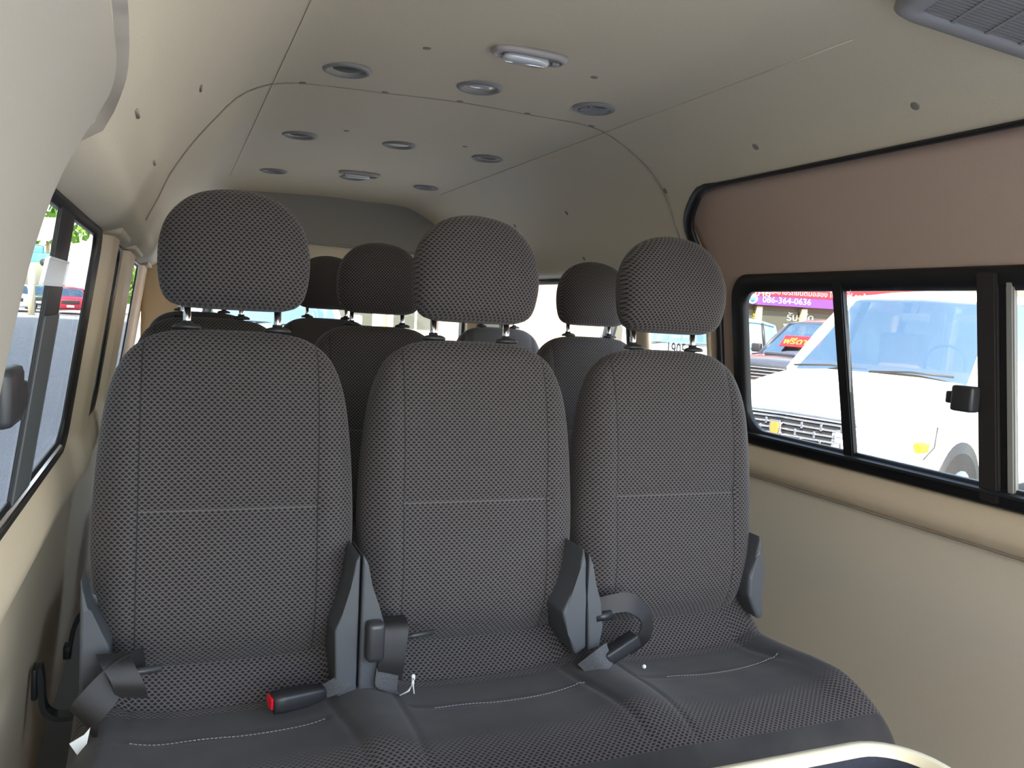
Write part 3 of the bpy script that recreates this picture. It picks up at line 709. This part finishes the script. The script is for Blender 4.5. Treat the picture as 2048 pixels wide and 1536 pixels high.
def dome(loc, label, rz=0):
    t = thing('dome_lamp', loc, label, 'lamp', rz=rz)
    def sup(w, d, z, n=40, e=3.2): return [(w*math.copysign(abs(math.cos(a))**(2/e), math.cos(a)), d*math.copysign(abs(math.sin(a))**(2/e), math.sin(a)), z) for a in [2*math.pi*k/n for k in range(n)]]
    v, f = loft([sup(.078, .033, 0), sup(.078, .033, -.006), sup(.074, .029, -.011), sup(.066, .023, -.012), sup(.066, .023, -.009)], cap=True); mesh('lamp_housing', v, f, mat('pinkish_grey_housing', (.42, .39, .38), .4), t)
    v, f = loft([sup(.048, .019, -.009), sup(.047, .018, -.018), sup(.040, .013, -.022)], cap=True); o = mesh('lamp_lens', v, f, mat('clear_lens', (.62, .66, .70), .08, spec=.9, coat=1), t); o.location.x = -.008
    box('switch', (.052, -.004, -.014), (.016, .014, .006), GREYV, t, .002)
    return t
dome((.625, 1.515, .5065), 'oblong ceiling lamp with clear lens between the two nearest clips')
dome((.641, 3.19, .5065), 'small oblong ceiling lamp touching the centre vent of the farthest row')
CL = [((.436, 1.576, .499), 'left of the oblong lamp'), ((.799, 1.577, .503), 'right of the oblong lamp'), ((.254, 1.944, .492), 'on the cross seam, first from the left'), ((.442, 1.944, .500), 'on the cross seam, second from the left'),
      ((.626, 1.944, .507), 'on the cross seam, in its middle'), ((.805, 1.944, .504), 'on the cross seam, second from the right'), ((.985, 1.944, .498), 'on the cross seam, last at right'), ((.446, 2.432, .500), 'beside the left vent of the middle row'),
      ((.809, 2.436, .504), 'between centre and right vents of the middle row'), ((1.181, 1.097, .404), 'large one above the sliding door near the grille'), ((1.181, 1.523, .404), 'above the sliding door near its rounded corner'), ((1.220, 1.940, .355), 'on the side seam near the door corner'),
      ((1.222, 2.554, .352), 'on the right side of the ceiling above the far windows'), ((1.303, 2.561, .214), 'just above the far right window edge'), ((1.227, 3.024, .347), 'peeking over the centre front headrest')]
def cnormal(x):
    z0, z1 = profz(x-.01), profz(x+.01); return Vector((z1-z0, 0, -.02)).normalized()
for (p, where) in CL:
    nrm = cnormal(p[0]); x, y = p[0], p[1]; z = profz(x)
    bm = bmesh.new(); bmesh.ops.create_uvsphere(bm, u_segments=16, v_segments=8, radius=1)
    R = nrm.to_track_quat('Z', 'Y').to_matrix()
    for v in bm.verts: v.co = R @ Vector((v.co.x*.0085, v.co.y*.0085, v.co.z*.0022))
    tag(frombm('trim_clip', bm, CLIP, None, True, (x, y, z)), 'round grey-brown trim clip '+where, 'clip', 'round trim clips in the headliner')
for (x, y, z), where in (((.030, 1.46, .334), 'uppermost on the left slope'), ((-.044, 1.02, .194), 'lowest, near the pillar bulge'), ((-.037, 1.487, .210), 'in front of the soffit corner')):
    z = profz(x); tag(tube('trim_slot', [(x+.001, y-.02, z), (x+.001, y+.02, z)], .0022, SEAM, None, 6), 'short dark slot in the left headliner, '+where, 'slot', 'short slots in the left headliner')
# roof air grille at upper right
A = Vector((.955, .955, .486)); U1 = Vector((.20, -.078, -.052)).normalized(); V1 = Vector((-.20, -.55, 0)).normalized(); V1 = (V1-U1*V1.dot(U1)).normalized(); N1 = U1.cross(V1).normalized()
if N1.z > 0: N1 = -N1
t = thing('ceiling_grille', tuple(A), 'grey louvred air grille in the ceiling at the upper right corner', 'grille')
g3 = lambda u, v, n: tuple(U1*u+V1*v+N1*n)
GW, GH = .62, .42
def grid_poly(P, n0, n1): 
    return [[g3(u, v, n0) for u, v in P], [g3(u, v, n1) for u, v in P]]
po, pi_ = rrect(0, GW, 0, GH, .035), rrect(.038, GW-.03, .030, GH-.03, .012)
v, f = loft([[g3(u, q, -.03) for u, q in po], [g3(u, q, .012) for u, q in po], [g3(u+(.008 if u < GW/2 else -.008), q+(.008 if q < GH/2 else -.008), .018) for u, q in po], [g3(u, q, .014) for u, q in pi_], [g3(u, q, .004) for u, q in pi_]], cap=False)
mesh('grille_frame', v, f, GREYV, t)
v, f = loft([[g3(u, q, .003) for u, q in pi_], [g3(u, q, .000) for u, q in pi_]]); mesh('backing', v, f, mat('grille_dark', (.05, .052, .058), .7), t, False)
vs, fs = [], []
def addbox(u0, u1, q0, q1, a, b):
    c = [g3(u, q, n) for n in (a, b) for (u, q) in ((u0, q0), (u1, q0), (u1, q1), (u0, q1))]; k = len(vs); vs.extend(c)
    fs.extend([tuple(k+i for i in q_) for q_ in ((0, 1, 2, 3), (4, 5, 6, 7), (0, 1, 5, 4), (1, 2, 6, 5), (2, 3, 7, 6), (3, 0, 4, 7))])
u = .042
while u < GH-.035: addbox(.038, GW-.03, u-.006, u-.0015, .003, .011); u += .0085
q = .075
while q < GW-.05: addbox(q+.01, q+.015, .030, GH-.03, .004, .012); q += .052
mesh('louvres', vs, fs, GREYV, t, False)

# ------------------------------------------------------------------ cream tray and cream pad at the lower right
t = thing('storage_tray', (.58, .60, -.80), 'cream moulded plastic tray with dark lining in front of the bench, lower right', 'tray')
def rr3(x0, x1, y0, y1, r, z, sk=0): return [(x-.58, y-.60, z+.80) for x, y in rrect(x0, x1, y0, y1, r, 8)]
zt = -.503
v, f = loft([rr3(.30, .85, .43, .725, .07, -.80), rr3(.288, .862, .418, .737, .075, -.56), rr3(.285, .868, .415, .741, .077, zt-.012), rr3(.290, .863, .420, .736, .075, zt), rr3(.302, .852, .432, .725, .065, zt), rr3(.307, .848, .437, .720, .06, zt-.008), rr3(.309, .846, .439, .718, .058, zt-.012)], cap=False); mesh('tray_shell', v, f, CREAM, t)
v, f = loft([rr3(.3095, .8455, .4395, .7175, .058, zt-.010), rr3(.335, .822, .465, .70, .05, -.76), rr3(.34, .82, .47, .715, .05, -.765)], cap=False)
v2, f2 = loft([rr3(.34, .82, .47, .715, .05, -.762), rr3(.34, .82, .47, .715, .05, -.768)]); f += [tuple(i+len(v) for i in q) for q in f2]; v += v2
mesh('dark_lining', v, f, mat('navy_lining', (.02, .022, .032), .8, noise=.4, nscale=120), t)
box('foot', (0, 0, -.13), (.40, .20, .24), BLKP, t, .01)
secs = []
for k in range(24):
    u = k/23; x = .90+.50*u; e = (1-(abs(2*u-1))**3.5)**(1/3.5)+.02
    secs.append([(x, .51+.14*math.cos(a)*(.6+.4*e), -.535+.045*e*math.sin(a)) for a in [2*math.pi*j/24 for j in range(24)]])
v, f = loft(secs); pad = mesh('padded_armrest', v, f, mat('cream_leatherette', (.74, .70, .60), .45, bump=.4, nscale=60), None); tag(pad, 'cream leatherette armrest pad at the extreme lower right corner', 'armrest')

# ------------------------------------------------------------------ outside
ASPH = mat('asphalt', (.30, .30, .31), .9, noise=.12, nscale=1.2)
PAVE = mat('pale_concrete', (.55, .50, .42), .9, noise=.1, nscale=2)
G0 = -1.6
g = struct(box('ground', (0, 20, G0-.1), (260, 260, .2), ASPH)); 
rh = Vector((.924, -.378, 0)).normalized(); fh = Vector((.378, .924, 0)).normalized(); YAW = math.atan2(rh.y, rh.x)
def W(lat, dep, z=G0): p = rh*lat+fh*dep; return (p.x, p.y, z)
# unseen tall blocks behind the camera, added and sized to shade this van and road
BW = mat('painted_block_wall', (.62, .60, .56), .8, noise=.08, nscale=1)
BWIN = mat('dark_block_window', (.05, .06, .08), .2)
def block(x, y0, y1, h, label):
    t = thing('shade_block', (x-5, (y0+y1)/2, G0), label, 'building', 'unseen tall blocks added for their shade')
    box('wall', (0, 0, h/2), (10, y1-y0, h), BW, t)
    n = max(1, int((y1-y0)/4))
    for k in range(n):
        for fl_ in range(int(h/3.2)):
            box('window', (5.02, -(y1-y0)/2+2+k*4, 1.8+fl_*3.2), (.06, 1.8, 1.4), BWIN, t)
HB = (math.tan(SUN_EL)*(23.2/abs(SUN_AZ.x)))
block(-20, -48, -6.6, HB, 'long unseen tall block, added to shade the van from the sun')
block(-20, -4.6, 20, HB, 'second unseen tall block, added to shade the road beyond the narrow sunny gap')
# vehicles -------------------------------------------------------------
CG = glass('car_glass', (.42, .38, .30), .50, False, (.62, .85, 1))  # blue of the reflected sky is put into the gloss colour
TYRE = mat('tyre', (.015, .015, .015), .8); RIM = mat('rim_alloy', (.5, .5, .52), .3, metal=1); ORANGE = mat('orange_lens', (.95, .38, .02), .25)
HEADL = mat('headlamp', (.75, .77, .78), .15, spec=.9, coat=1); PLATE = mat('plate_white', (.8, .8, .78), .5); REDL = mat('tail_red', (.5, .01, .01), .3); CARIN = mat('car_interior_tan', (.35, .27, .14), .8); CARBL = mat('car_trim_dark', (.03, .03, .033), .5)
def car(name, loc, rz, label, paint, P, extras=None):
    """front points to local -y; P: body = [(y, half width, top z)], green = [(y, hw bottom, z bottom, hw top, z top)]"""
    t = thing(name, loc, label, 'vehicle', rz=rz)
    zb = P.get('zb', .24); secs = []
    ys = [p[0] for p in P['body']]
    for i, y in enumerate(frange(ys[0], ys[-1], 60)):
        hw = sinterp(y, [(p[0], p[1]) for p in P['body']]); zt = sinterp(y, [(p[0], p[2]) for p in P['body']]); lift = .10*max(0, 1-(y-ys[0])/.25)+.12*max(0, 1-(ys[-1]-y)/.25)
        z0 = zb+lift; H = zt-z0
        half = [(0, z0), (hw*.80, z0), (hw*.93, z0+.05*H), (hw*.985, z0+.22*H), (hw, z0+.45*H), (hw*.995, z0+.62*H), (hw*.965, z0+.80*H), (hw*.91, z0+.92*H), (hw*.80, z0+.985*H), (hw*.45, zt+.015), (0, zt+.022)]
        secs.append([(x, y, z) for x, z in half]+[(-x, y, z) for x, z in half[-2:0:-1]])
    v, f = loft(secs); body = mesh('body', v, f, paint, t)
    G = P['green']
    # cabin: corners
    for s in (-1, 1):
        for k, gk in enumerate(G): tube('pillar', [(s*gk[1], gk[0], gk[2]-.03), (s*(gk[1]+gk[3])/2*1.01, (gk[0]+gk[5])/2, (gk[2]+gk[4])/2), (s*gk[3], gk[5], gk[4]+.0)], P.get('pr', .04), paint if k in (0, len(G)-1) else CARBL, t, 8)
    def quadgrid(name_, c, m, bulge, n=8):
        a, b, c_, d = [Vector(q) for q in c]; vs, fs = [], []; nn = (b-a).cross(d-a).normalized()
        for i in range(n+1):
            for j in range(n+1):
                u, w_ = i/n, j/n; p = a*(1-u)*(1-w_)+b*u*(1-w_)+c_*u*w_+d*(1-u)*w_
                p += Vector(bulge)*(4*u*(1-u)); vs.append(p)
        for i in range(n):
            for j in range(n): q = i*(n+1)+j; fs.append((q, q+1, q+n+2, q+n+1))
        return mesh(name_, vs, fs, m, t)
    a, z = G[0], G[-1]
    quadgrid('windscreen', [(-a[1], a[0], a[2]-.02), (a[1], a[0], a[2]-.02), (a[3], a[5], a[4]), (-a[3], a[5], a[4])], CG, (0, -.10, .02))
    quadgrid('rear_glass', [(-z[1], z[0], z[2]-.02), (z[1], z[0], z[2]-.02), (z[3], z[5], z[4]), (-z[3], z[5], z[4])], CG, (0, .06, 0))
    for s in (-1, 1):
        for p, q in zip(G, G[1:]): quadgrid('side_window', [(s*p[1], p[0], p[2]-.02), (s*q[1], q[0], q[2]-.02), (s*q[3], q[5], q[4]), (s*p[3], p[5], p[4])], CG, (s*.0, 0, 0), 3)
    # roof
    rs = []
    for y in frange(a[5]-.02, z[5]+.02, 14):
        u = (y-a[5])/(z[5]-a[5]); hw = interp(y, [(k[5], k[3]) for k in G])+.03; zt = interp(y, [(k[5], k[4]) for k in G]); cr = .05*(1-(2*u-1)**4)*1
        rs.append([(-hw, y, zt-.02), (-hw*.97, y, zt+.03), (-hw*.6, y, zt+.05+cr*.6), (0, y, zt+.06+cr), (hw*.6, y, zt+.05+cr*.6), (hw*.97, y, zt+.03), (hw, y, zt-.02), (0, y, zt-.01)])
    v, f = loft(rs); mesh('roof', v, f, paint, t)
    # interior seats
    for x in (-.38, .38):
        box('car_seat', (x, a[0]+1.35, a[2]+.12), (.46, .16, .55), CARIN, t, .05)
    # wheels
    for y in P['wheels']:
        for s in (-1, 1):
            hw = sinterp(y, [(p[0], p[1]) for p in P['body']]); r = P.get('wr', .34)
            ar = cyl('wheel_arch', (s*(hw-.10), y, r+.02), (s*(hw+.005), y, r+.02), r+.07, CARBL, t, n=32)
            wv = cyl('tyre', (s*(hw-.20), y, r), (s*(hw+.015), y, r), r, TYRE, t, n=32); cyl('rim', (s*(hw+.0), y, r), (s*(hw+.022), y, r), r*.62, RIM, wv, n=20)
    if extras: extras(t, sinterp)
    return t
WHITEC = mat('white_car_paint', (.84, .84, .83), .25, coat=.6); DARKC = mat('dark_grey_paint', (.05, .055, .075), .25, coat=1); BLUEC = mat('light_blue_paint', (.13, .27, .40), .3, coat=.6); MAROON = mat('maroon_paint', (.42, .02, .05), .35, coat=.3)
BUMPER = mat('pinkish_bumper', (.55, .36, .30), .4)
# white people carrier
VAN = dict(zb=.28, body=[(0, .62, .88), (.06, .80, .97), (.25, .90, 1.04), (.6, .955, 1.12), (1.1, .96, 1.22), (1.6, .96, 1.27), (3, .96, 1.25), (4.9, .95, 1.2), (5.15, .9, 1.1)],
           green=[(1.45, .84, 1.26, .70, 1.96, 2.25), (2.5, .93, 1.26, .78, 2.00, 2.75), (3.7, .93, 1.25, .78, 2.00, 3.7), (5.0, .88, 1.2, .74, 1.95, 4.75)], wheels=(1.05, 4.1), wr=.36, pr=.045)
def van_extras(t, _):
    # grille: rows of bright bars broken by short slanted struts, shield emblem in the middle
    gr = mesh('grille_back', *loft([[(x, -.030+.055*(x/.6)**2, z) for x in frange(-.6, .6, 13)]+[(x, .06, z) for x in frange(.6, -.6, 13)] for z in (.66, .95)]), CARBL, t, False)
    for k in range(6):
        z = .69+.045*k; P = [(x, -.036+.055*(x/.6)**2, z+.012*(1-abs(x)/.6)) for x in frange(-.60, .60, 13)]
        o = tube('grille_bar', P, .0095, CHROME, t, 6)
    for r in range(4):
        for k in range(-3, 4):
            if k == 0: continue
            x = k*.155+(.05 if r % 2 else 0); y = -.040+.055*(x/.6)**2
            box('grille_strut', (x, y, .705+r*.06), (.018, .02, .05), CHROME, t, .004, rot=None)
    tube('grille_surround', [(x*.62, -.035+.06*x*x, .95+.015*(1-x*x)) for x in frange(-1, 1, 13)], .022, CHROME, t, 8)
    e = prism('emblem', [(-.045, .90), (.045, .90), (.055, .84), (.04, .78), (0, .745), (-.04, .78), (-.055, .84)], -.085, -.045, CHROME, t, .008)
    prism('emblem_shield', [(-.030, .885), (.030, .885), (.038, .84), (.027, .795), (0, .77), (-.027, .795), (-.038, .84)], -.095, -.083, mat('gold', (.75, .48, .12), .35, metal=.7), e, .003)
    for s in (-1, 1):
        secs = []
        for u in frange(0, 1, 8):
            x = .60+.36*u; y = .02+.42*u**1.8; secs.append([(s*x, y-.012, .74+.03*u), (s*x, y-.02, .86+.05*u), (s*(x), y+.01, .96+.04*u), (s*x*.96, y+.10, .85)])
        v, f = loft(secs); mesh('headlamp', v, f, HEADL, t)
        bm = bmesh.new(); bm_box(bm, (s*.935, .40, .80), (.05, .16, .075), .015); frombm('turn_signal', bm, ORANGE, t, True)
        tube('fender_line', [(s*.972, .36, .72), (s*.975, .52, .80), (s*.968, .56, .95)], .006, CARBL, t, 6)
        if s > 0: box('door_mirror', (s*1.08, 1.75, 1.35), (.20, .10, .24), WHITEC, t, .04)
    box('bumper', (0, .02, .50), (1.55, .16, .30), WHITEC, t, .06, 3); box('lower_intake', (0, -.055, .44), (.9, .03, .10), CARBL, t, .02)
    for s in (-.5, .25): tube('wiper', [(s-.25, 1.36, 1.285), (s+.1, 1.40, 1.31), (s+.45, 1.42, 1.30)], .010, CARBL, t, 6)
    bm = bmesh.new(); bm_box(bm, (0.05, 2.05, 1.80), (.26, .03, .075), .015); m_ = frombm('interior_mirror', bm, mat('mirror_grey', (.45, .5, .55), .2), t, True); tube('mirror_stalk', [(.05, 2.08, 1.84), (.05, 2.14, 1.94)], .012, CARBL, t, 6)
    box('dashboard', (0, 1.75, 1.27), (1.60, .45, .12), mat('dash_light', (.50, .46, .38), .7), t, .05)
    w_ = tube('steering_wheel', [(.38+.18*math.cos(a), 2.0, 1.38+.18*math.sin(a)) for a in frange(0, 2*math.pi*23/24, 24)], .016, CARBL, t, 6, True)
wc = W(2.19, 6.5); car('people_carrier', (wc[0], wc[1], G0), math.radians(-72.5), 'white people carrier with chrome grille and shield emblem right outside the sliding door window', WHITEC, VAN, van_extras)
PICK = dict(zb=.42, body=[(0, .70, .98), (.08, .84, 1.05), (.4, .90, 1.12), (1.1, .91, 1.18), (1.6, .92, 1.20), (3.2, .92, 1.18), (3.5, .92, 1.12), (5.2, .90, 1.12)],
            green=[(1.25, .80, 1.18, .62, 1.74, 1.95), (2.2, .84, 1.18, .66, 1.78, 2.45), (3.1, .84, 1.18, .66, 1.76, 3.05), (3.45, .82, 1.16, .64, 1.70, 3.35)], wheels=(.95, 4.1), wr=.38, pr=.035)
def pick_extras(t, _):
    box('grille_back', (0, .02, .86), (.95, .05, .24), CARBL, t, .02)
    for k in range(4): box('grille_bar', (0, -.015, .77+.058*k), (.95, .03, .018), CHROME, t, .004)
    box('bumper', (0, -.02, .58), (1.72, .20, .26), BUMPER, t, .05, 3); box('number_plate', (0, -.13, .56), (.34, .012, .15), PLATE, t)
    for s in (-1, 1):
        bm = bmesh.new(); bm_box(bm, (s*.66, .05, .90), (.34, .14, .20), .04); frombm('headlamp', bm, HEADL, t, True)
        box('door_mirror', (s*1.02, 1.5, 1.25), (.20, .10, .17), CARBL, t, .03)
    box('bonnet_scoop', (0, .75, 1.185), (.62, .30, .06), DARKC, t, .02)
pc = W(4.45, 14.5); p1 = car('pickup_truck', (pc[0], pc[1], G0), math.radians(-70), 'dark pickup with a red and yellow sign on its windscreen, behind the white people carrier', DARKC, PICK, pick_extras)
rs = bpy.data.objects.new('price_sign', None); COL.objects.link(rs)
SR = mat('sign_red', (.80, .01, .02), .5); SY = mat('sign_yellow', (.95, .65, .03), .5); SP = mat('sign_purple', (.12, .03, .22), .5); SWH = mat('sign_white', (.9, .9, .88), .5); SBL = mat('sign_blue', (.1, .35, .6), .5)
rs.parent = p1; rs.location = (0, 1.33, 1.28); rs.rotation_euler = (math.radians(42), 0, 0)
box('sign_board', (0, 0, 0), (.80, .012, .30), SR, rs)
text('sign_text', 'ฟรีดาวน์', .22, SY, rs, (0, -.012, -.02), (math.radians(90), 0, 0))
rs.rotation_euler = (math.radians(-48), 0, 0); rs.location = (0, 1.36, 1.42)
pb = W(2.95, 20.4); car('pickup_truck', (pb[0], pb[1], G0), YAW-math.radians(90), 'light blue double cab pickup seen from its side by the shop front', BLUEC, PICK)
# vehicles behind the tailgate window
car('people_carrier', (1.35, 10.2, G0), 0, 'white van facing the tailgate window, seen between the two left headrests', WHITEC, VAN, van_extras)
car('people_carrier', W(2.7, 12.0), YAW, 'white van seen through the far right window, under the right front headrest', WHITEC, VAN, van_extras)
# shop front
t = thing('shop_building', W(7, 23), 'single storey car dealer shop front with red and purple Thai signboard', 'building', rz=YAW)
YELL = mat('cream_yellow_paint', (.62, .48, .25), .7, noise=.1, nscale=3); SHW = mat('shop_glass_dark', (.055, .06, .05), .15)
box('wall', (2, .6, 2.6), (22, 1.0, 5.2), mat('brown_wall', (.25, .17, .12), .8), t)
for k, x in enumerate((-3.6, -2.2, -.9, .35, 1.6, 2.9, 4.4, 6.0)):
    box('post', (x+.75, .0, 1.1), (.16, .25, 2.3), YELL, t, .01)
    box('shop_window', (x+.1, .07, 1.15), (1.15, .04, 2.0), SHW, t)
sb = box('signboard', (.2, -.15, 2.42), (9.4, .12, .26), SP, t); box('signboard', (.2, -.15, 3.05), (9.4, .14, 1.0), SR, t)
q90 = (math.radians(90), 0, 0)
text('sign_text', '088-357 4957', .21, SWH, t, (2.55, -.22, 2.43), q90); text('sign_text', '086-364-0636', .24, SWH, t, (.55, -.22, 2.43), q90); text('sign_text', '357 เต็นท์', .20, SWH, t, (-1.25, -.22, 2.43), q90)
text('sign_text', 'รับซื้อ-ขายรถยนต์มือสอง ไฟแนนซ์ รถบ้านเจ้าของขายเอง', .19, mat('sign_pink', (.9, .45, .5), .5), t, (1.9, -.23, 2.66), q90); text('sign_text', 'ซื้อ-ขาย', .30, SWH, t, (-.35, -.23, 2.62), q90)
cyl('sign_badge', (.15-.55, -.24, 2.44), (.15-.55, -.20, 2.44), .14, SWH, t); cyl('sign_badge', (.15-.55, -.25, 2.44), (.15-.55, -.21, 2.44), .08, SBL, t)
text('window_lettering', 'รับ-จัด', .30, SWH, t, (1.05, .04, 2.0), q90); text('window_lettering', 'ไฟแนนซ์', .27, SWH, t, (1.05, .04, 1.66), q90)
text('window_lettering', 'รับ', .26, SY, t, (-.15, .04, 2.0), q90); text('window_lettering', 'ซื้อขาย', .26, SY, t, (-.15, .04, 1.66), q90)
# pale shop house farther back, through the far right window
t = thing('shop_house', W(-3.6, 34), 'cream two storey house with grey window grid far behind the seats', 'building', rz=YAW)
box('wall', (0, 0, 3.4), (13, 6, 6.8), mat('cream_wall', (.75, .68, .5), .8), t)
for k in range(5):
    for fl_ in range(2):
        wv = box('window', (-5+k*2.5, -3.02, 1.6+fl_*3), (1.7, .06, 1.5), SHW, t); box('mullion', (-5+k*2.5, -3.06, 1.6+fl_*3), (.08, .05, 1.5), SWH, wv); box('mullion', (-5+k*2.5, -3.06, 1.6+fl_*3), (1.7, .05, .08), SWH, wv)
for k in range(5): box('orange_post', (-6.2+k*2.5, -3.2, 2.4), (.22, .22, 4.8), mat('orange_post', (.7, .3, .1), .7), t)
# left: across the wide road
LEAF = mat('leaf_green', (.22, .42, .06), .8, noise=.5, nscale=4); TRUNK = mat('trunk', (.25, .18, .1), .9)
def tree(lat, dep, h, r, label, dz=0):
    t = thing('tree', W(lat, dep), label, 'tree', 'trees across the road'); bm = bmesh.new()
    for k in range(420):
        a = random.random()*6.283; e = random.uniform(-1, 1); rr = r*random.uniform(.55, 1.05)**.6
        c = Vector((math.cos(a)*math.sqrt(1-e*e)*rr, math.sin(a)*math.sqrt(1-e*e)*rr, h+e*rr*.8))
        s = random.uniform(.25, .55); R = Matrix.Rotation(random.random()*6, 3, 'X') @ Matrix.Rotation(random.random()*6, 3, 'Y')
        vs = [bm.verts.new(c+R @ Vector(p)*s) for p in ((-1, -.6, 0), (.2, -.9, .2), (1, 0, 0), (.2, .8, -.2), (-.8, .5, .1))]; bm.faces.new(vs)
    frombm('foliage', bm, LEAF, t); cyl('trunk', (0, 0, 0), (0, 0, h), .22, TRUNK, t, r2=.12)
tree(-43.5, 78, 8.5, 3.8, 'bright green tree above the corrugated roof across the road'); tree(-38.3, 86, 9.0, 4.2, 'bright green tree behind the dark window stile'); tree(-53, 80, 9, 4.5, 'green tree at far left over the lot'); tree(-28.2, 59, 2.2, 1.6, 'low dark green bush beside the maroon car')
t = thing('roadside_shed', W(-36, 66), 'low white shed with grey corrugated roof across the road', 'building', rz=YAW)
box('wall', (6.6, 0, 2.2), (10, 5, 4.4), mat('shed_white', (.80, .80, .78), .8), t)
vs, fs = [], []
for i in range(61):
    x = -7+i*.135
    for y, z in ((-4, 5.0), (1, 7.2)): vs.append((x, y, z+.06*(i % 2)))
for i in range(60): fs.append((2*i, 2*i+1, 2*i+3, 2*i+2))
mesh('corrugated_roof', vs, fs, mat('grey_roofing', (.32, .31, .29), .7), t, False)
for x in (-5.5, -2.5, .5): cyl('post', (x, -3, 0), (x, -3, 5.2), .12, YELL, t)
t = thing('car_wash_sign', W(-27.1, 46.5), 'blue car-shaped sign on a cream post across the road', 'sign', rz=YAW)
cyl('post', (0, 0, 0), (0, 0, 2.9), .17, CREAM, t)
bm = bmesh.new(); bm_box(bm, (0, 0, 3.25), (2.4, .12, .55), .12); bm_box(bm, (0, 0, 3.68), (1.3, .12, .5), .12); frombm('sign_panel', bm, mat('sign_cyan', (.12, .5, .68), .5), t)
for s in (-.7, .7): cyl('sign_wheel', (s, -.1, 2.98), (s, .1, 2.98), .2, CARBL, t)
SUV = dict(zb=.30, body=[(0, .72, .92), (.1, .86, 1.0), (.5, .92, 1.08), (1.2, .93, 1.12), (4.2, .93, 1.12), (4.5, .88, 1.0)], green=[(1.0, .80, 1.10, .60, 1.60, 1.75), (2.2, .84, 1.1, .64, 1.64, 2.4), (3.3, .84, 1.1, .64, 1.62, 3.3), (4.3, .78, 1.08, .58, 1.56, 3.9)], wheels=(.85, 3.6), wr=.35)
def suv_extras(t, _):
    box('grille_back', (0, .02, .76), (1.0, .06, .24), CARBL, t, .03); box('number_plate', (0, -.02, .52), (.4, .03, .13), PLATE, t)
    for s in (-1, 1): bm = bmesh.new(); bm_box(bm, (s*.68, .1, .84), (.36, .14, .10), .03); frombm('headlamp', bm, HEADL, t, True)
car('sport_utility_car', W(-27.3, 51), YAW+math.radians(27), 'maroon sport utility car parked across the road', MAROON, SUV, suv_extras)
car('sport_utility_car', W(-33.6, 58.5), YAW+math.radians(20), 'dark green-grey car beside the cream sign post', mat('dark_green_paint', (.05, .10, .09), .3, coat=1), SUV, suv_extras)
car('sport_utility_car', W(-30.2, 50), YAW+math.radians(27), 'white car at far left across the road', WHITEC, SUV, suv_extras)

# ------------------------------------------------------------------ text to meshes, lift everything to ground level zero
bpy.context.view_layer.update()
dg = bpy.context.evaluated_depsgraph_get()
for o in TXT:
    me = bpy.data.meshes.new_from_object(o.evaluated_get(dg)); n = bpy.data.objects.new(o.name, me); COL.objects.link(n)
    n.parent = o.parent; n.location = o.location; n.rotation_euler = o.rotation_euler; n.scale = o.scale
    nm = o.name; bpy.data.objects.remove(o); n.name = nm
for o in list(COL.objects):
    if o.parent is None and o not in (cam, so): o.location.z += ZO
